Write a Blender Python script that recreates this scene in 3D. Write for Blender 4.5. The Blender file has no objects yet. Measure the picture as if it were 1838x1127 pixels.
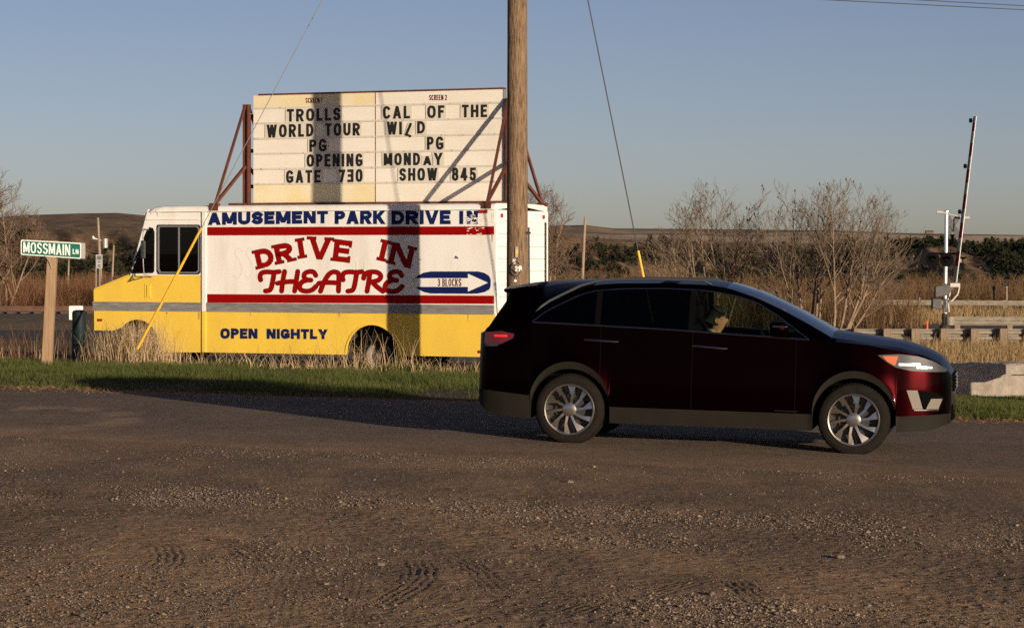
import bpy, math, random
import numpy as np
from mathutils import Vector, Matrix
from mathutils.geometry import tessellate_polygon
R = math.radians
scene = bpy.context.scene
COL = scene.collection
random.seed(7)

# ------------------------------------------------------------------ camera, sky, sun, exposure
F, CX, HY, HC = 4500.0, 919.0, 455.0, 2.0      # focal length in photo pixels, centre column, horizon row, eye height
cam = bpy.data.cameras.new('camera')
cam.sensor_width = 36.0
cam.lens = F / 1838 * 36
cam.shift_y = -(563.5 - HY) / 1838
cam.clip_start, cam.clip_end = 0.5, 20000
cam_ob = bpy.data.objects.new('camera', cam)
cam_ob.location = (0, 0, HC)
cam_ob.rotation_euler = (R(90), 0, 0)
COL.objects.link(cam_ob)
scene.camera = cam_ob

SUN_EL, SUN_AZ = R(7.6), R(35)
SUNV = Vector((math.sin(SUN_AZ) * math.cos(SUN_EL), -math.cos(SUN_AZ) * math.cos(SUN_EL), math.sin(SUN_EL)))
world = bpy.data.worlds.new('World')
scene.world = world
world.use_nodes = True
wn = world.node_tree
sky = wn.nodes.new('ShaderNodeTexSky')
sky.sky_type = 'NISHITA'
sky.sun_disc = False
sky.sun_elevation = SUN_EL
sky.sun_rotation = R(180) - SUN_AZ
sky.altitude = 900
sky.air_density = 0.6
sky.dust_density = 1.2
sky.ozone_density = 0.5
tint = wn.nodes.new('ShaderNodeMix'); tint.data_type = 'RGBA'; tint.blend_type = 'MULTIPLY'
tint.inputs[0].default_value = 1.0; tint.inputs[7].default_value = (0.92, 0.85, 0.99, 1)
wn.links.new(sky.outputs[0], tint.inputs[6])
wn.links.new(tint.outputs[2], wn.nodes['Background'].inputs[0])
wn.nodes['Background'].inputs[1].default_value = 0.068
sl = bpy.data.lights.new('sun', 'SUN')
sl.energy = 5.0
sl.angle = R(0.5)
sl.color = (1.0, 0.84, 0.64)
so = bpy.data.objects.new('sun', sl)
so.rotation_euler = SUNV.to_track_quat('Z', 'Y').to_euler()
so.location = (20, -30, 20)
COL.objects.link(so)
scene.view_settings.view_transform = 'Standard'
scene.view_settings.look = 'None'
scene.view_settings.gamma = 1.0
scene.cycles.use_denoising = False
scene.cycles.adaptive_threshold = 0.004
scene.cycles.sample_clamp_indirect = 1.5
scene.cycles.caustics_reflective = False
scene.cycles.caustics_refractive = False
scene.view_settings.exposure = 0.32

# ------------------------------------------------------------------ materials
def lk(nt, a, b): nt.links.new(a, b)

def M(name, col, rough=0.6, metal=0.0, var=None, scale=5.0, stretch=(1, 1, 1), bump=0.0, bscale=40.0, attr=None, coat=0.0, lo=0.35, hi=0.65, spec=0.5, alpha=None, emit=None):
    m = bpy.data.materials.new(name)
    m.use_nodes = True
    nt = m.node_tree
    b = nt.nodes['Principled BSDF']
    b.inputs['Base Color'].default_value = (*col, 1)
    b.inputs['Roughness'].default_value = rough
    b.inputs['Metallic'].default_value = metal
    b.inputs['Specular IOR Level'].default_value = spec
    b.inputs['Coat Weight'].default_value = coat
    b.inputs['Coat Roughness'].default_value = 0.05
    if emit:
        b.inputs['Emission Color'].default_value = (*emit[0], 1)
        b.inputs['Emission Strength'].default_value = emit[1]
    if var is not None or bump:
        tc = nt.nodes.new('ShaderNodeTexCoord')
        mp = nt.nodes.new('ShaderNodeMapping')
        mp.inputs['Scale'].default_value = stretch
        lk(nt, tc.outputs['Object'], mp.inputs[0])
    if var is not None:
        n = nt.nodes.new('ShaderNodeTexNoise')
        n.inputs['Scale'].default_value = scale
        n.inputs['Detail'].default_value = 7
        n.inputs['Roughness'].default_value = 0.62
        lk(nt, mp.outputs[0], n.inputs['Vector'])
        r = nt.nodes.new('ShaderNodeMapRange')
        r.inputs['From Min'].default_value = lo
        r.inputs['From Max'].default_value = hi
        lk(nt, n.outputs[0], r.inputs[0])
        fac = r.outputs[0]
        if attr:
            a = nt.nodes.new('ShaderNodeAttribute'); a.attribute_name = attr
            fac = a.outputs['Fac']
        x = nt.nodes.new('ShaderNodeMix'); x.data_type = 'RGBA'
        x.inputs[6].default_value = (*col, 1); x.inputs[7].default_value = (*var, 1)
        lk(nt, fac, x.inputs[0])
        lk(nt, x.outputs[2], b.inputs['Base Color'])
    if bump:
        n2 = nt.nodes.new('ShaderNodeTexNoise')
        n2.inputs['Scale'].default_value = bscale
        n2.inputs['Detail'].default_value = 6
        lk(nt, mp.outputs[0], n2.inputs['Vector'])
        bp = nt.nodes.new('ShaderNodeBump')
        bp.inputs['Strength'].default_value = bump
        bp.inputs['Distance'].default_value = 0.02
        lk(nt, n2.outputs[0], bp.inputs['Height'])
        lk(nt, bp.outputs[0], b.inputs['Normal'])
    return m

def glass(name, tint, mixv, rough=0.0):
    """tinted see-through pane: a reflecting coat over a coloured transparent sheet"""
    m = bpy.data.materials.new(name); m.use_nodes = True
    nt = m.node_tree; nt.nodes.clear()
    o = nt.nodes.new('ShaderNodeOutputMaterial')
    t = nt.nodes.new('ShaderNodeBsdfTransparent'); t.inputs[0].default_value = (*tint, 1)
    g = nt.nodes.new('ShaderNodeBsdfGlossy'); g.inputs['Roughness'].default_value = rough
    g.inputs[0].default_value = (1, 1, 1, 1)
    lw = nt.nodes.new('ShaderNodeLayerWeight'); lw.inputs[0].default_value = 0.5
    pw = nt.nodes.new('ShaderNodeMath'); pw.operation = 'POWER'; pw.inputs[1].default_value = 4.0
    lk(nt, lw.outputs['Facing'], pw.inputs[0])
    fr = nt.nodes.new('ShaderNodeMath'); fr.operation = 'MULTIPLY_ADD'
    fr.inputs[1].default_value = 0.8; fr.inputs[2].default_value = mixv
    lk(nt, pw.outputs[0], fr.inputs[0])
    x = nt.nodes.new('ShaderNodeMixShader')
    lk(nt, fr.outputs[0], x.inputs[0]); lk(nt, t.outputs[0], x.inputs[1]); lk(nt, g.outputs[0], x.inputs[2])
    lk(nt, x.outputs[0], o.inputs[0])
    return m

def soil_material(name, grain=1.0, fine=0.5):
    """earth and gravel: a soil tint per vertex, broken up by stones and grit"""
    m = bpy.data.materials.new(name); m.use_nodes = True
    nt = m.node_tree; b = nt.nodes['Principled BSDF']
    b.inputs['Roughness'].default_value = 0.95
    b.inputs['Specular IOR Level'].default_value = 0.15
    g = nt.nodes.new('ShaderNodeNewGeometry')
    at = nt.nodes.new('ShaderNodeAttribute'); at.attribute_name = 'soil'
    def noise(s, d=6, rg=0.6):
        n = nt.nodes.new('ShaderNodeTexNoise'); n.inputs['Scale'].default_value = s
        n.inputs['Detail'].default_value = d; n.inputs['Roughness'].default_value = rg
        lk(nt, g.outputs['Position'], n.inputs['Vector']); return n
    n1, n2, n3 = noise(0.8), noise(9), noise(70 * grain, 3, 0.7)
    ad = nt.nodes.new('ShaderNodeMath'); ad.operation = 'MULTIPLY_ADD'
    lk(nt, n3.outputs[0], ad.inputs[0]); ad.inputs[1].default_value = 1.5
    lk(nt, n2.outputs[0], ad.inputs[2])
    ad2 = nt.nodes.new('ShaderNodeMath'); ad2.operation = 'ADD'
    lk(nt, ad.outputs[0], ad2.inputs[0]); lk(nt, n1.outputs[0], ad2.inputs[1])
    mr = nt.nodes.new('ShaderNodeMapRange')
    mr.inputs['From Min'].default_value = 1.2; mr.inputs['From Max'].default_value = 2.3
    mr.inputs['To Min'].default_value = 0.45; mr.inputs['To Max'].default_value = 1.55
    lk(nt, ad2.outputs[0], mr.inputs[0])
    mx = nt.nodes.new('ShaderNodeMix'); mx.data_type = 'RGBA'; mx.blend_type = 'MULTIPLY'
    mx.inputs[0].default_value = 1
    lk(nt, at.outputs['Color'], mx.inputs[6]); lk(nt, mr.outputs[0], mx.inputs[7])
    v = nt.nodes.new('ShaderNodeTexVoronoi'); v.inputs['Scale'].default_value = 55 * grain
    lk(nt, g.outputs['Position'], v.inputs['Vector'])
    gt = nt.nodes.new('ShaderNodeMapRange'); gt.inputs['From Min'].default_value = 0.80; gt.inputs['From Max'].default_value = 0.97
    gt.inputs['To Max'].default_value = 0.6
    sp = nt.nodes.new('ShaderNodeSeparateColor'); lk(nt, v.outputs['Color'], sp.inputs[0])
    lk(nt, sp.outputs[0], gt.inputs[0])
    mx2 = nt.nodes.new('ShaderNodeMix'); mx2.data_type = 'RGBA'
    lk(nt, gt.outputs[0], mx2.inputs[0]); lk(nt, mx.outputs[2], mx2.inputs[6]); mx2.inputs[7].default_value = (0.30, 0.235, 0.18, 1)
    lk(nt, mx2.outputs[2], b.inputs['Base Color'])
    bp = nt.nodes.new('ShaderNodeBump'); bp.inputs['Strength'].default_value = fine; bp.inputs['Distance'].default_value = 0.012
    lk(nt, ad.outputs[0], bp.inputs['Height']); lk(nt, bp.outputs[0], b.inputs['Normal'])
    return m

MT = dict(
    white=M('white truck paint', (0.80, 0.77, 0.72), 0.42, var=(0.60, 0.53, 0.44), scale=2.6, stretch=(1, 1, .22), lo=.46, hi=.92),
    door_white=M('rear door white', (0.82, 0.80, 0.77), 0.4, var=(0.62, 0.52, 0.40), scale=6, lo=.62, hi=.85),
    yellow=M('yellow truck paint', (0.80, 0.54, 0.065), 0.42, var=(0.70, 0.46, 0.07), scale=2.2, stretch=(1, 1, .5), lo=.45, hi=.8),
    red=M('red sign paint', (0.27, 0.0015, 0.001), 0.5, var=(0.24, 0.002, 0.001), scale=4, spec=.12),
    rust_stain=M('rust stain', (0.42, 0.25, 0.11), 0.8, var=(0.6, 0.42, 0.22), scale=8),
    edge=M('dark outline paint', (0.03, 0.006, 0.008), 0.5),
    navy=M('navy sign paint', (0.006, 0.014, 0.085), 0.5, spec=.15),
    rail=M('ribbed aluminium', (0.34, 0.33, 0.32), 0.55, 0.3, var=(0.22, 0.21, 0.20), scale=9, stretch=(.4, 1, 3)),
    alu=M('window aluminium', (0.36, 0.355, 0.35), 0.45, 0.6),
    rubber=M('black rubber', (0.004, 0.004, 0.004), 0.8, var=(0.008, 0.007, 0.006), scale=12, spec=.15),
    black=M('black interior', (0.002, 0.002, 0.002), 0.9, spec=.05),
    under=M('dark chassis steel', (0.02, 0.017, 0.015), 0.8, var=(0.045, 0.03, 0.02), scale=6),
    wheel_white=M('white wheel steel', (0.24, 0.22, 0.19), 0.6, var=(0.12, 0.10, 0.08), scale=9),
    lens_red=M('red lens', (0.35, 0.008, 0.008), 0.25, coat=0.5),
    lens_orange=M('orange reflector', (0.65, 0.10, 0.01), 0.3, coat=0.5),
    steel=M('rust red steel', (0.13, 0.035, 0.018), 0.65, var=(0.07, 0.022, 0.014), scale=8, bump=.15),
    face=M('sign face acrylic', (0.76, 0.71, 0.62), 0.38, var=(0.68, 0.62, 0.51), scale=2.0, stretch=(.5, 1, 1), lo=.4, hi=.75),
    face_yellow=M('yellowed sign face', (0.72, 0.60, 0.34), 0.38, var=(0.74, 0.66, 0.47), scale=2.4, lo=.35, hi=.65),
    track=M('sign letter track', (0.60, 0.55, 0.48), 0.4, var=(0.34, 0.25, 0.18), scale=14, stretch=(1, 1, .3), lo=.55, hi=.7),
    tile=M('clear letter tile', (0.66, 0.60, 0.50), 0.35, var=(0.58, 0.52, 0.42), scale=5),
    ink=M('black letter vinyl', (0.012, 0.012, 0.012), 0.5),
    maroon_ink=M('maroon lettering', (0.14, 0.012, 0.02), 0.5),
    faded_letters=M('faded old lettering', (0.75, 0.715, 0.665), 0.45),
    glass_truck=glass('truck window glass', (0.16, 0.18, 0.17), 0.035),
    wood_pole=M('weathered pole wood', (0.25, 0.165, 0.10), 0.9, var=(0.035, 0.022, 0.015), scale=10, stretch=(7, 7, .40), bump=1.0, bscale=14, lo=.44, hi=.68, spec=.15),
    wood_post=M('treated lumber', (0.33, 0.22, 0.128), 0.85, var=(0.24, 0.14, 0.075), scale=9, stretch=(5, 5, .25), bump=.25, bscale=14),
    wood_grey=M('grey post wood', (0.26, 0.19, 0.125), 0.9, var=(0.15, 0.105, 0.07), scale=9, stretch=(4, 4, .3)),
    pole_far=M('far pole wood', (0.34, 0.25, 0.17), 0.9, var=(0.2, 0.14, 0.09), scale=3, stretch=(3, 3, .2)),
    sign_green=M('green sign sheeting', (0.004, 0.13, 0.085), 0.4, var=(0.006, 0.11, 0.075), scale=4),
    sign_white=M('white sign sheeting', (0.78, 0.76, 0.72), 0.4),
    sign_grey=M('bare sign back', (0.38, 0.37, 0.35), 0.5, 0.3),
    yellow_plastic=M('yellow guard plastic', (0.75, 0.42, 0.02), 0.45, var=(0.6, 0.33, 0.03), scale=5),
    wire=M('galvanised cable', (0.22, 0.21, 0.20), 0.5, 0.5),
    wire_dark=M('dark cable', (0.05, 0.05, 0.05), 0.6),
    concrete=M('weathered concrete', (0.44, 0.375, 0.30), 0.92, var=(0.30, 0.25, 0.20), scale=5, bump=.35, bscale=18),
    galv=M('weathered galvanised rail', (0.29, 0.25, 0.19), 0.65, 0.1, var=(0.17, 0.14, 0.105), scale=3, stretch=(1, 1, 4)),
    mast=M('silver painted mast', (0.75, 0.75, 0.74), 0.32, 0.6),
    dark_metal=M('dark signal metal', (0.0025, 0.0025, 0.003), 0.7, spec=.05),
    case=M('grey mechanism case', (0.045, 0.047, 0.05), 0.6, var=(0.08, 0.075, 0.07), scale=6),
    case_light=M('light mechanism plate', (0.45, 0.42, 0.37), 0.5),
    arm_white_shaded=M('shaded white barrier paint', (0.34, 0.335, 0.33), 0.6, spec=.1),  # white greyed, so the shade of the turned-away face sits in its colour
    arm_red=M('red barrier paint', (0.22, 0.010, 0.012), 0.6, spec=.1),
    pedestal=M('dark teal plastic', (0.006, 0.014, 0.017), 0.6, var=(0.01, 0.02, 0.023), scale=5, spec=.2),
    rust=M('rusty rail steel', (0.14, 0.06, 0.03), 0.7, var=(0.07, 0.035, 0.025), scale=4),
    tie=M('old tie timber', (0.07, 0.05, 0.04), 0.9),
    bark=M('pale winter bark', (0.27, 0.185, 0.12), 0.9, var=(0.13, 0.09, 0.06), scale=3),
    twig=M('tan twigs', (0.19, 0.135, 0.088), 0.9, var=(0.105, 0.076, 0.052), scale=1.5),
    twig_dark=M('brown twigs', (0.20, 0.125, 0.075), 0.9, var=(0.12, 0.075, 0.05), scale=1.5),
    grass=M('green spring grass', (0.022, 0.040, 0.006), 0.75, var=(0.115, 0.115, 0.028), attr='var', spec=0.25),
    straw=M('dry straw stalks', (0.30, 0.19, 0.09), 0.8, var=(0.55, 0.41, 0.24), attr='var', spec=0.2),
    field=M('tan dry field grass', (0.12, 0.078, 0.036), 0.85, var=(0.36, 0.245, 0.12), attr='var', spec=0.2),
    thicket=M('red brown brush', (0.065, 0.030, 0.017), 0.9, var=(0.20, 0.105, 0.055), attr='var', spec=0.1),
    brush=M('tan willow brush', (0.070, 0.041, 0.021), 0.9, var=(0.185, 0.112, 0.058), attr='var', spec=0.1),
    juniper=M('dark juniper foliage', (0.010, 0.014, 0.008), 0.9, var=(0.036, 0.037, 0.018), attr='var', spec=0.1),
    pebble=M('gravel stones', (0.09, 0.072, 0.058), 0.9, var=(0.30, 0.22, 0.155), attr='var', spec=0.2),
    cobble=M('tan field stone', (0.21, 0.155, 0.105), 0.9, var=(0.13, 0.095, 0.065), scale=40, bump=.4, bscale=60),
    litter=M('brown leaf litter', (0.13, 0.07, 0.035), 0.9, var=(0.34, 0.21, 0.11), attr='var', spec=0.1),
    # car
    paint=M('dark cherry metallic paint', (0.0072, 0.0004, 0.0007), 0.33, 1.0, coat=0.05),
    clad=M('grey black cladding', (0.0105, 0.0085, 0.006), 0.7, var=(0.0135, 0.011, 0.0075), scale=6, spec=.15),
    tyre=M('dusty tyre rubber', (0.008, 0.007, 0.0055), 0.9, var=(0.014, 0.011, 0.008), scale=10, spec=.15),
    alloy=M('machined alloy', (0.50, 0.46, 0.41), 0.24, 0.95),
    alloy_dark=M('dark alloy pocket', (0.05, 0.045, 0.04), 0.5, 0.5),
    chrome=M('chrome trim', (0.30, 0.30, 0.33), 0.15, 1.0),
    rail_dark=M('satin roof rail', (0.16, 0.16, 0.165), 0.4, 0.8),
    glass_dark=glass('privacy glass', (0.055, 0.055, 0.06), 0.012),
    glass_front=glass('green tinted glass', (0.42, 0.49, 0.41), 0.012),
    glass_wind=glass('windscreen glass', (0.6, 0.66, 0.62), 0.03),
    lamp_body=M('headlamp reflector', (0.035, 0.035, 0.04), 0.5, 0.0, spec=.4),
    lamp_lit=M('lit headlamp lens', (0.9, 0.9, 0.9), 0.2, emit=((1.0, 0.93, 0.85), 0.8)),
    tail_lit=M('lit tail lamp', (0.5, 0.01, 0.01), 0.3, emit=((1.0, 0.02, 0.01), 0.8)),
    tail=M('dark red tail lens', (0.10, 0.004, 0.006), 0.2, coat=1.0),
    fog_plate=M('satin fog bezel', (0.15, 0.125, 0.10), 0.65, 0.1),
    seat=M('black seat cloth', (0.006, 0.006, 0.0065), 0.9, spec=.1),
    skin=M('skin', (0.56, 0.27, 0.16), 0.55),
    hair=M('dark hair', (0.012, 0.009, 0.008), 0.7),
    shirt=M('pale shirt', (0.42, 0.46, 0.38), 0.85),
    building=M('barn boards', (0.16, 0.09, 0.06), 0.8),
    roof=M('barn roof', (0.12, 0.10, 0.09), 0.8),
    sticker=M('yellow sticker', (0.7, 0.45, 0.03), 0.4),
)

# ------------------------------------------------------------------ mesh helpers
class MB:
    def __init__(s): s.v, s.f, s.m = [], [], []
    def add(s, v, f, mi=0):
        o = len(s.v)
        s.v += [tuple(p) for p in v]
        s.f += [tuple(i + o for i in q) for q in f]
        s.m += [mi] * len(f)
        return s
    def box(s, p0, p1, mi=0, mat=None):
        (a, b, c), (d, e, g) = p0, p1
        v = [(a, b, c), (d, b, c), (d, e, c), (a, e, c), (a, b, g), (d, b, g), (d, e, g), (a, e, g)]
        if mat: v = [mat @ Vector(p) for p in v]
        return s.add(v, [(0, 3, 2, 1), (4, 5, 6, 7), (0, 1, 5, 4), (1, 2, 6, 5), (2, 3, 7, 6), (3, 0, 4, 7)], mi)
    def beam(s, a, b, w, h=None, mi=0, up=(0, 0, 1)):
        a, b = Vector(a), Vector(b); h = h or w
        d = (b - a).normalized(); x = d.cross(Vector(up))
        if x.length < 1e-4: x = d.cross(Vector((1, 0, 0)))
        x.normalize(); y = x.cross(d)
        v = []
        for p in (a, b):
            for sx, sy in ((-1, -1), (1, -1), (1, 1), (-1, 1)):
                v.append(p + x * sx * w / 2 + y * sy * h / 2)
        return s.add(v, [(0, 3, 2, 1), (4, 5, 6, 7), (0, 1, 5, 4), (1, 2, 6, 5), (2, 3, 7, 6), (3, 0, 4, 7)], mi)
    def tube(s, pts, r, n=8, mi=0, caps=True):
        pts = [Vector(p) for p in pts]
        rs = r if isinstance(r, (list, tuple)) else [r] * len(pts)
        v, f = [], []
        ref = None
        for i, p in enumerate(pts):
            d = (pts[min(i + 1, len(pts) - 1)] - pts[max(i - 1, 0)]).normalized()
            if ref is None:
                ref = d.cross(Vector((0, 0, 1)))
                if ref.length < 1e-3: ref = d.cross(Vector((1, 0, 0)))
            ref = (ref - d * ref.dot(d)).normalized()
            y = d.cross(ref)
            for k in range(n):
                a = 2 * math.pi * k / n
                v.append(p + (ref * math.cos(a) + y * math.sin(a)) * rs[i])
        for i in range(len(pts) - 1):
            for k in range(n):
                k2 = (k + 1) % n
                f.append((i * n + k, i * n + k2, (i + 1) * n + k2, (i + 1) * n + k))
        if caps:
            f.append(tuple(range(n - 1, -1, -1))); f.append(tuple((len(pts) - 1) * n + k for k in range(n)))
        return s.add(v, f, mi)
    def lathe(s, prof, mat, n=32, mi=0, closed=False):
        """profile of (radius, height) turned about local z of mat"""
        v, f = [], []
        for r, h in prof:
            for k in range(n):
                a = 2 * math.pi * k / n
                v.append(mat @ Vector((r * math.cos(a), r * math.sin(a), h)))
        m = len(prof)
        for i in range(m if closed else m - 1):
            j = (i + 1) % m
            for k in range(n):
                k2 = (k + 1) % n
                f.append((i * n + k, i * n + k2, j * n + k2, j * n + k))
        return s.add(v, f, mi)
    def prism(s, outer, fn, d0, d1, holes=(), mi=0):
        """2D outline (with holes) extruded from depth d0 to d1; fn(x, y, d) -> point"""
        loops = [list(outer)] + [list(h) for h in holes]
        flat = [p for l in loops for p in l]
        tris = tessellate_polygon([[Vector((p[0], p[1], 0)) for p in l] for l in loops])
        n = len(flat)
        v = [fn(p[0], p[1], d0) for p in flat] + [fn(p[0], p[1], d1) for p in flat]
        f = [t for t in tris] + [tuple(i + n for i in reversed(t)) for t in tris]
        o = 0
        for l in loops:
            k = len(l)
            for i in range(k):
                j = (i + 1) % k
                f.append((o + i, o + j, n + o + j, n + o + i))
            o += k
        return s.add(v, f, mi)
    def build(s, name, mats, parent=None, smooth=False, bevel=0.0, seg=2, angle=35):
        me = bpy.data.meshes.new(name)
        me.from_pydata(s.v, [], s.f)
        for m in (mats if isinstance(mats, (list, tuple)) else [mats]): me.materials.append(m)
        me.polygons.foreach_set('material_index', s.m)
        fix_normals(me)
        ob = bpy.data.objects.new(name, me)
        COL.objects.link(ob)
        if parent: ob.parent = parent
        if smooth:
            me.polygons.foreach_set('use_smooth', [True] * len(me.polygons))
            try: me.set_sharp_from_angle(angle=R(angle))
            except Exception: pass
        if bevel:
            b = ob.modifiers.new('bevel', 'BEVEL'); b.width = bevel; b.segments = seg; b.limit_method = 'ANGLE'; b.angle_limit = R(40)
        return ob

import bmesh
def fix_normals(me):
    bm = bmesh.new(); bm.from_mesh(me)
    bmesh.ops.recalc_face_normals(bm, faces=bm.faces)
    bm.to_mesh(me); bm.free()

def np_mesh(name, V, Fc, mat, attr=None, colors=None, smooth=False, parent=None):
    V = np.ascontiguousarray(V, dtype=np.float32); Fc = np.ascontiguousarray(Fc, dtype=np.int32)
    me = bpy.data.meshes.new(name)
    me.vertices.add(len(V)); me.vertices.foreach_set('co', V.ravel())
    k = Fc.shape[1]
    me.loops.add(Fc.size); me.loops.foreach_set('vertex_index', Fc.ravel())
    me.polygons.add(len(Fc))
    me.polygons.foreach_set('loop_start', np.arange(0, Fc.size, k, dtype=np.int32))
    if smooth: me.polygons.foreach_set('use_smooth', np.ones(len(Fc), dtype=bool))
    me.update(calc_edges=True)
    me.materials.append(mat)
    if attr is not None:
        a = me.attributes.new('var', 'FLOAT', 'POINT'); a.data.foreach_set('value', np.asarray(attr, dtype=np.float32))
    if colors is not None:
        a = me.attributes.new('soil', 'FLOAT_COLOR', 'POINT')
        c = np.ones((len(V), 4), dtype=np.float32); c[:, :3] = colors
        a.data.foreach_set('color', c.ravel())
    ob = bpy.data.objects.new(name, me); COL.objects.link(ob)
    if parent: ob.parent = parent
    return ob

def thing(name, label, cat, loc=(0, 0, 0), rz=0.0, group=None):
    o = bpy.data.objects.new(name, None); COL.objects.link(o)
    o.empty_display_size = 0.2
    o.location = loc; o.rotation_euler = (0, 0, rz)
    o['label'] = label; o['category'] = cat
    if group: o['group'] = group
    return o
def tag(o, label, cat, group=None):
    o['label'] = label; o['category'] = cat
    if group: o['group'] = group
    return o
def kind(o, k, label=None, cat=None):
    o['kind'] = k
    if label: o['label'] = label
    if cat: o['category'] = cat
    return o

# ------------------------------------------------------------------ noise
def _hash(ix, iy, seed):
    h = (ix.astype(np.int64) * 374761393 + iy.astype(np.int64) * 668265263 + seed * 1442695041) & 0x7fffffff
    h = ((h ^ (h >> 13)) * 1274126177) & 0x7fffffff
    return ((h ^ (h >> 16)) & 0xffff) / 65535.0
def vnoise(x, y, seed=0):
    x = np.asarray(x, float); y = np.asarray(y, float)
    x0, y0 = np.floor(x), np.floor(y); fx, fy = x - x0, y - y0
    fx = fx * fx * (3 - 2 * fx); fy = fy * fy * (3 - 2 * fy)
    a, b = _hash(x0, y0, seed), _hash(x0 + 1, y0, seed); c, d = _hash(x0, y0 + 1, seed), _hash(x0 + 1, y0 + 1, seed)
    return (a * (1 - fx) + b * fx) * (1 - fy) + (c * (1 - fx) + d * fx) * fy
def fbm(x, y, seed=0, o=4):
    s, a, t = 0, 1.0, 0
    for i in range(o):
        s = s + a * vnoise(x * 2 ** i, y * 2 ** i, seed + i); t += a; a *= .5
    return s / t
def sstep(a, b, x):
    t = np.clip((np.asarray(x, float) - a) / (b - a), 0, 1); return t * t * (3 - 2 * t)

# ------------------------------------------------------------------ lie of the land
YB = [-4000, 28, 36, 45, 52, 60, 80, 100, 150, 300, 460, 800, 1200, 9000]
ZB = [.026, .026, .02, 0., -.18, -.5, -.72, -1.0, -1.6, -2.6, -2.9, -9.0, -30, -60]
YS = [-4000, 28, 40, 60, 200, 9000]
ZS = [-.024, -.024, -.011, -.005, 0, 0]
def ground(X, Y):
    X = np.asarray(X, float); Y = np.asarray(Y, float)
    z = np.interp(Y, YB, ZB) + np.interp(Y, YS, ZS) * np.clip(X, -14, 14)
    emb = sstep(99.5, 102.5, Y) * (1 - sstep(109, 113, Y)) * 0.52 * (1 - sstep(6, 16, X))
    bank = 0.05 * sstep(0.2, 1.4, Y - edge_y(X)) * (1 - sstep(41, 45, Y)) * sstep(-60, -30, X) * (1 - sstep(30, 60, X))
    return z + emb + bank
def edge_y(X):
    X = np.asarray(X, float)
    return 33.1 - .246 * X + .22 * (fbm(X * .9, X * 0 + 3, 5) - .5) + .5 * (fbm(X * .22, X * 0 + 7, 9) - .5)
def gz(X, Y): return float(ground(X, Y))
def hit(px, py):
    """where the sight line through a photo pixel meets the ground"""
    Y = 30.0
    for _ in range(60):
        X = (px - CX) / F * Y
        Yn = F * (HC - gz(X, Y)) / (py - HY)
        Y = .5 * Y + .5 * Yn
    return (px - CX) / F * Y, Y
def at(px, Y): return (px - CX) / F * Y
def zt(py, Y): return HC - (py - HY) / F * Y

# ------------------------------------------------------------------ tyre marks pressed in the gravel lot
TRK = [[(350, 962), (430, 980), (476, 1012), (470, 1042), (395, 1075)], [(690, 985), (742, 1003), (757, 1030), (737, 1056), (670, 1090)],
       [(215, 965), (285, 975), (305, 1000), (280, 1025)], [(560, 955), (540, 1010), (520, 1060), (505, 1127)],
       [(655, 955), (642, 1010), (635, 1060), (615, 1127)], [(1025, 1035), (1075, 1055), (1080, 1080), (1010, 1105)],
       [(425, 852), (437, 866), (444, 884)], [(780, 985), (850, 1022), (895, 1065)], [(1310, 1045), (1360, 1080), (1368, 1120)],
       [(1110, 1095), (1180, 1065), (1250, 1045)], [(500, 855), (525, 868), (530, 885)], [(60, 880), (90, 888), (80, 905)]]
def track_height(X, Y):
    out = np.zeros_like(X); near = np.zeros_like(X)
    for t_i, tr in enumerate(TRK):
        P = np.array([hit(*p) for p in tr])
        # smooth the polyline
        t = np.linspace(0, len(P) - 1, 40); i0 = np.clip(t.astype(int), 0, len(P) - 2); fr = (t - i0)[:, None]
        p0, p1, p2, p3 = P[np.clip(i0 - 1, 0, None)], P[i0], P[i0 + 1], P[np.clip(i0 + 2, None, len(P) - 1)]
        Q = .5 * ((2 * p1) + (-p0 + p2) * fr + (2 * p0 - 5 * p1 + 4 * p2 - p3) * fr ** 2 + (-p0 + 3 * p1 - 3 * p2 + p3) * fr ** 3)
        lo, hi = Q.min(0) - .3, Q.max(0) + .3
        m = (X > lo[0]) & (X < hi[0]) & (Y > lo[1]) & (Y < hi[1])
        if not m.any(): continue
        x, y = X[m], Y[m]
        best = np.full(x.shape, 9.); lat = np.zeros_like(x); al = np.zeros_like(x)
        for k in range(len(Q) - 1):
            a, b = Q[k], Q[k + 1]; d = b - a; L = np.hypot(*d) + 1e-9; d = d / L
            s = np.clip((x - a[0]) * d[0] + (y - a[1]) * d[1], 0, L)
            ex, ey = x - a[0] - d[0] * s, y - a[1] - d[1] * s
            dist = np.hypot(ex, ey)
            c = dist < best
            best = np.where(c, dist, best); lat = np.where(c, ex * -d[1] + ey * d[0], lat); al = np.where(c, (k + s / L) / 39, al)
        w = 1 - sstep(.10, .135, best)
        w = w * sstep(0, .12, al) * (1 - sstep(.88, 1, al)) * np.clip(1.6 * vnoise(x * 1.6, y * 1.6, 70 + t_i) - .05, .1, 1.0) * (.75 + .4 * vnoise(x * 9, y * 9, 90 + t_i))
        cg = .5 + .5 * np.cos(2 * np.pi * (lat + .006 * np.sin(al * 40)) / .052)
        g = (.0090 * cg ** 2 - .0042) * (.6 if t_i in (3, 4) else 1.0)
        out[m] += g * w; near[m] = np.maximum(near[m], w)
    return out, near

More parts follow.
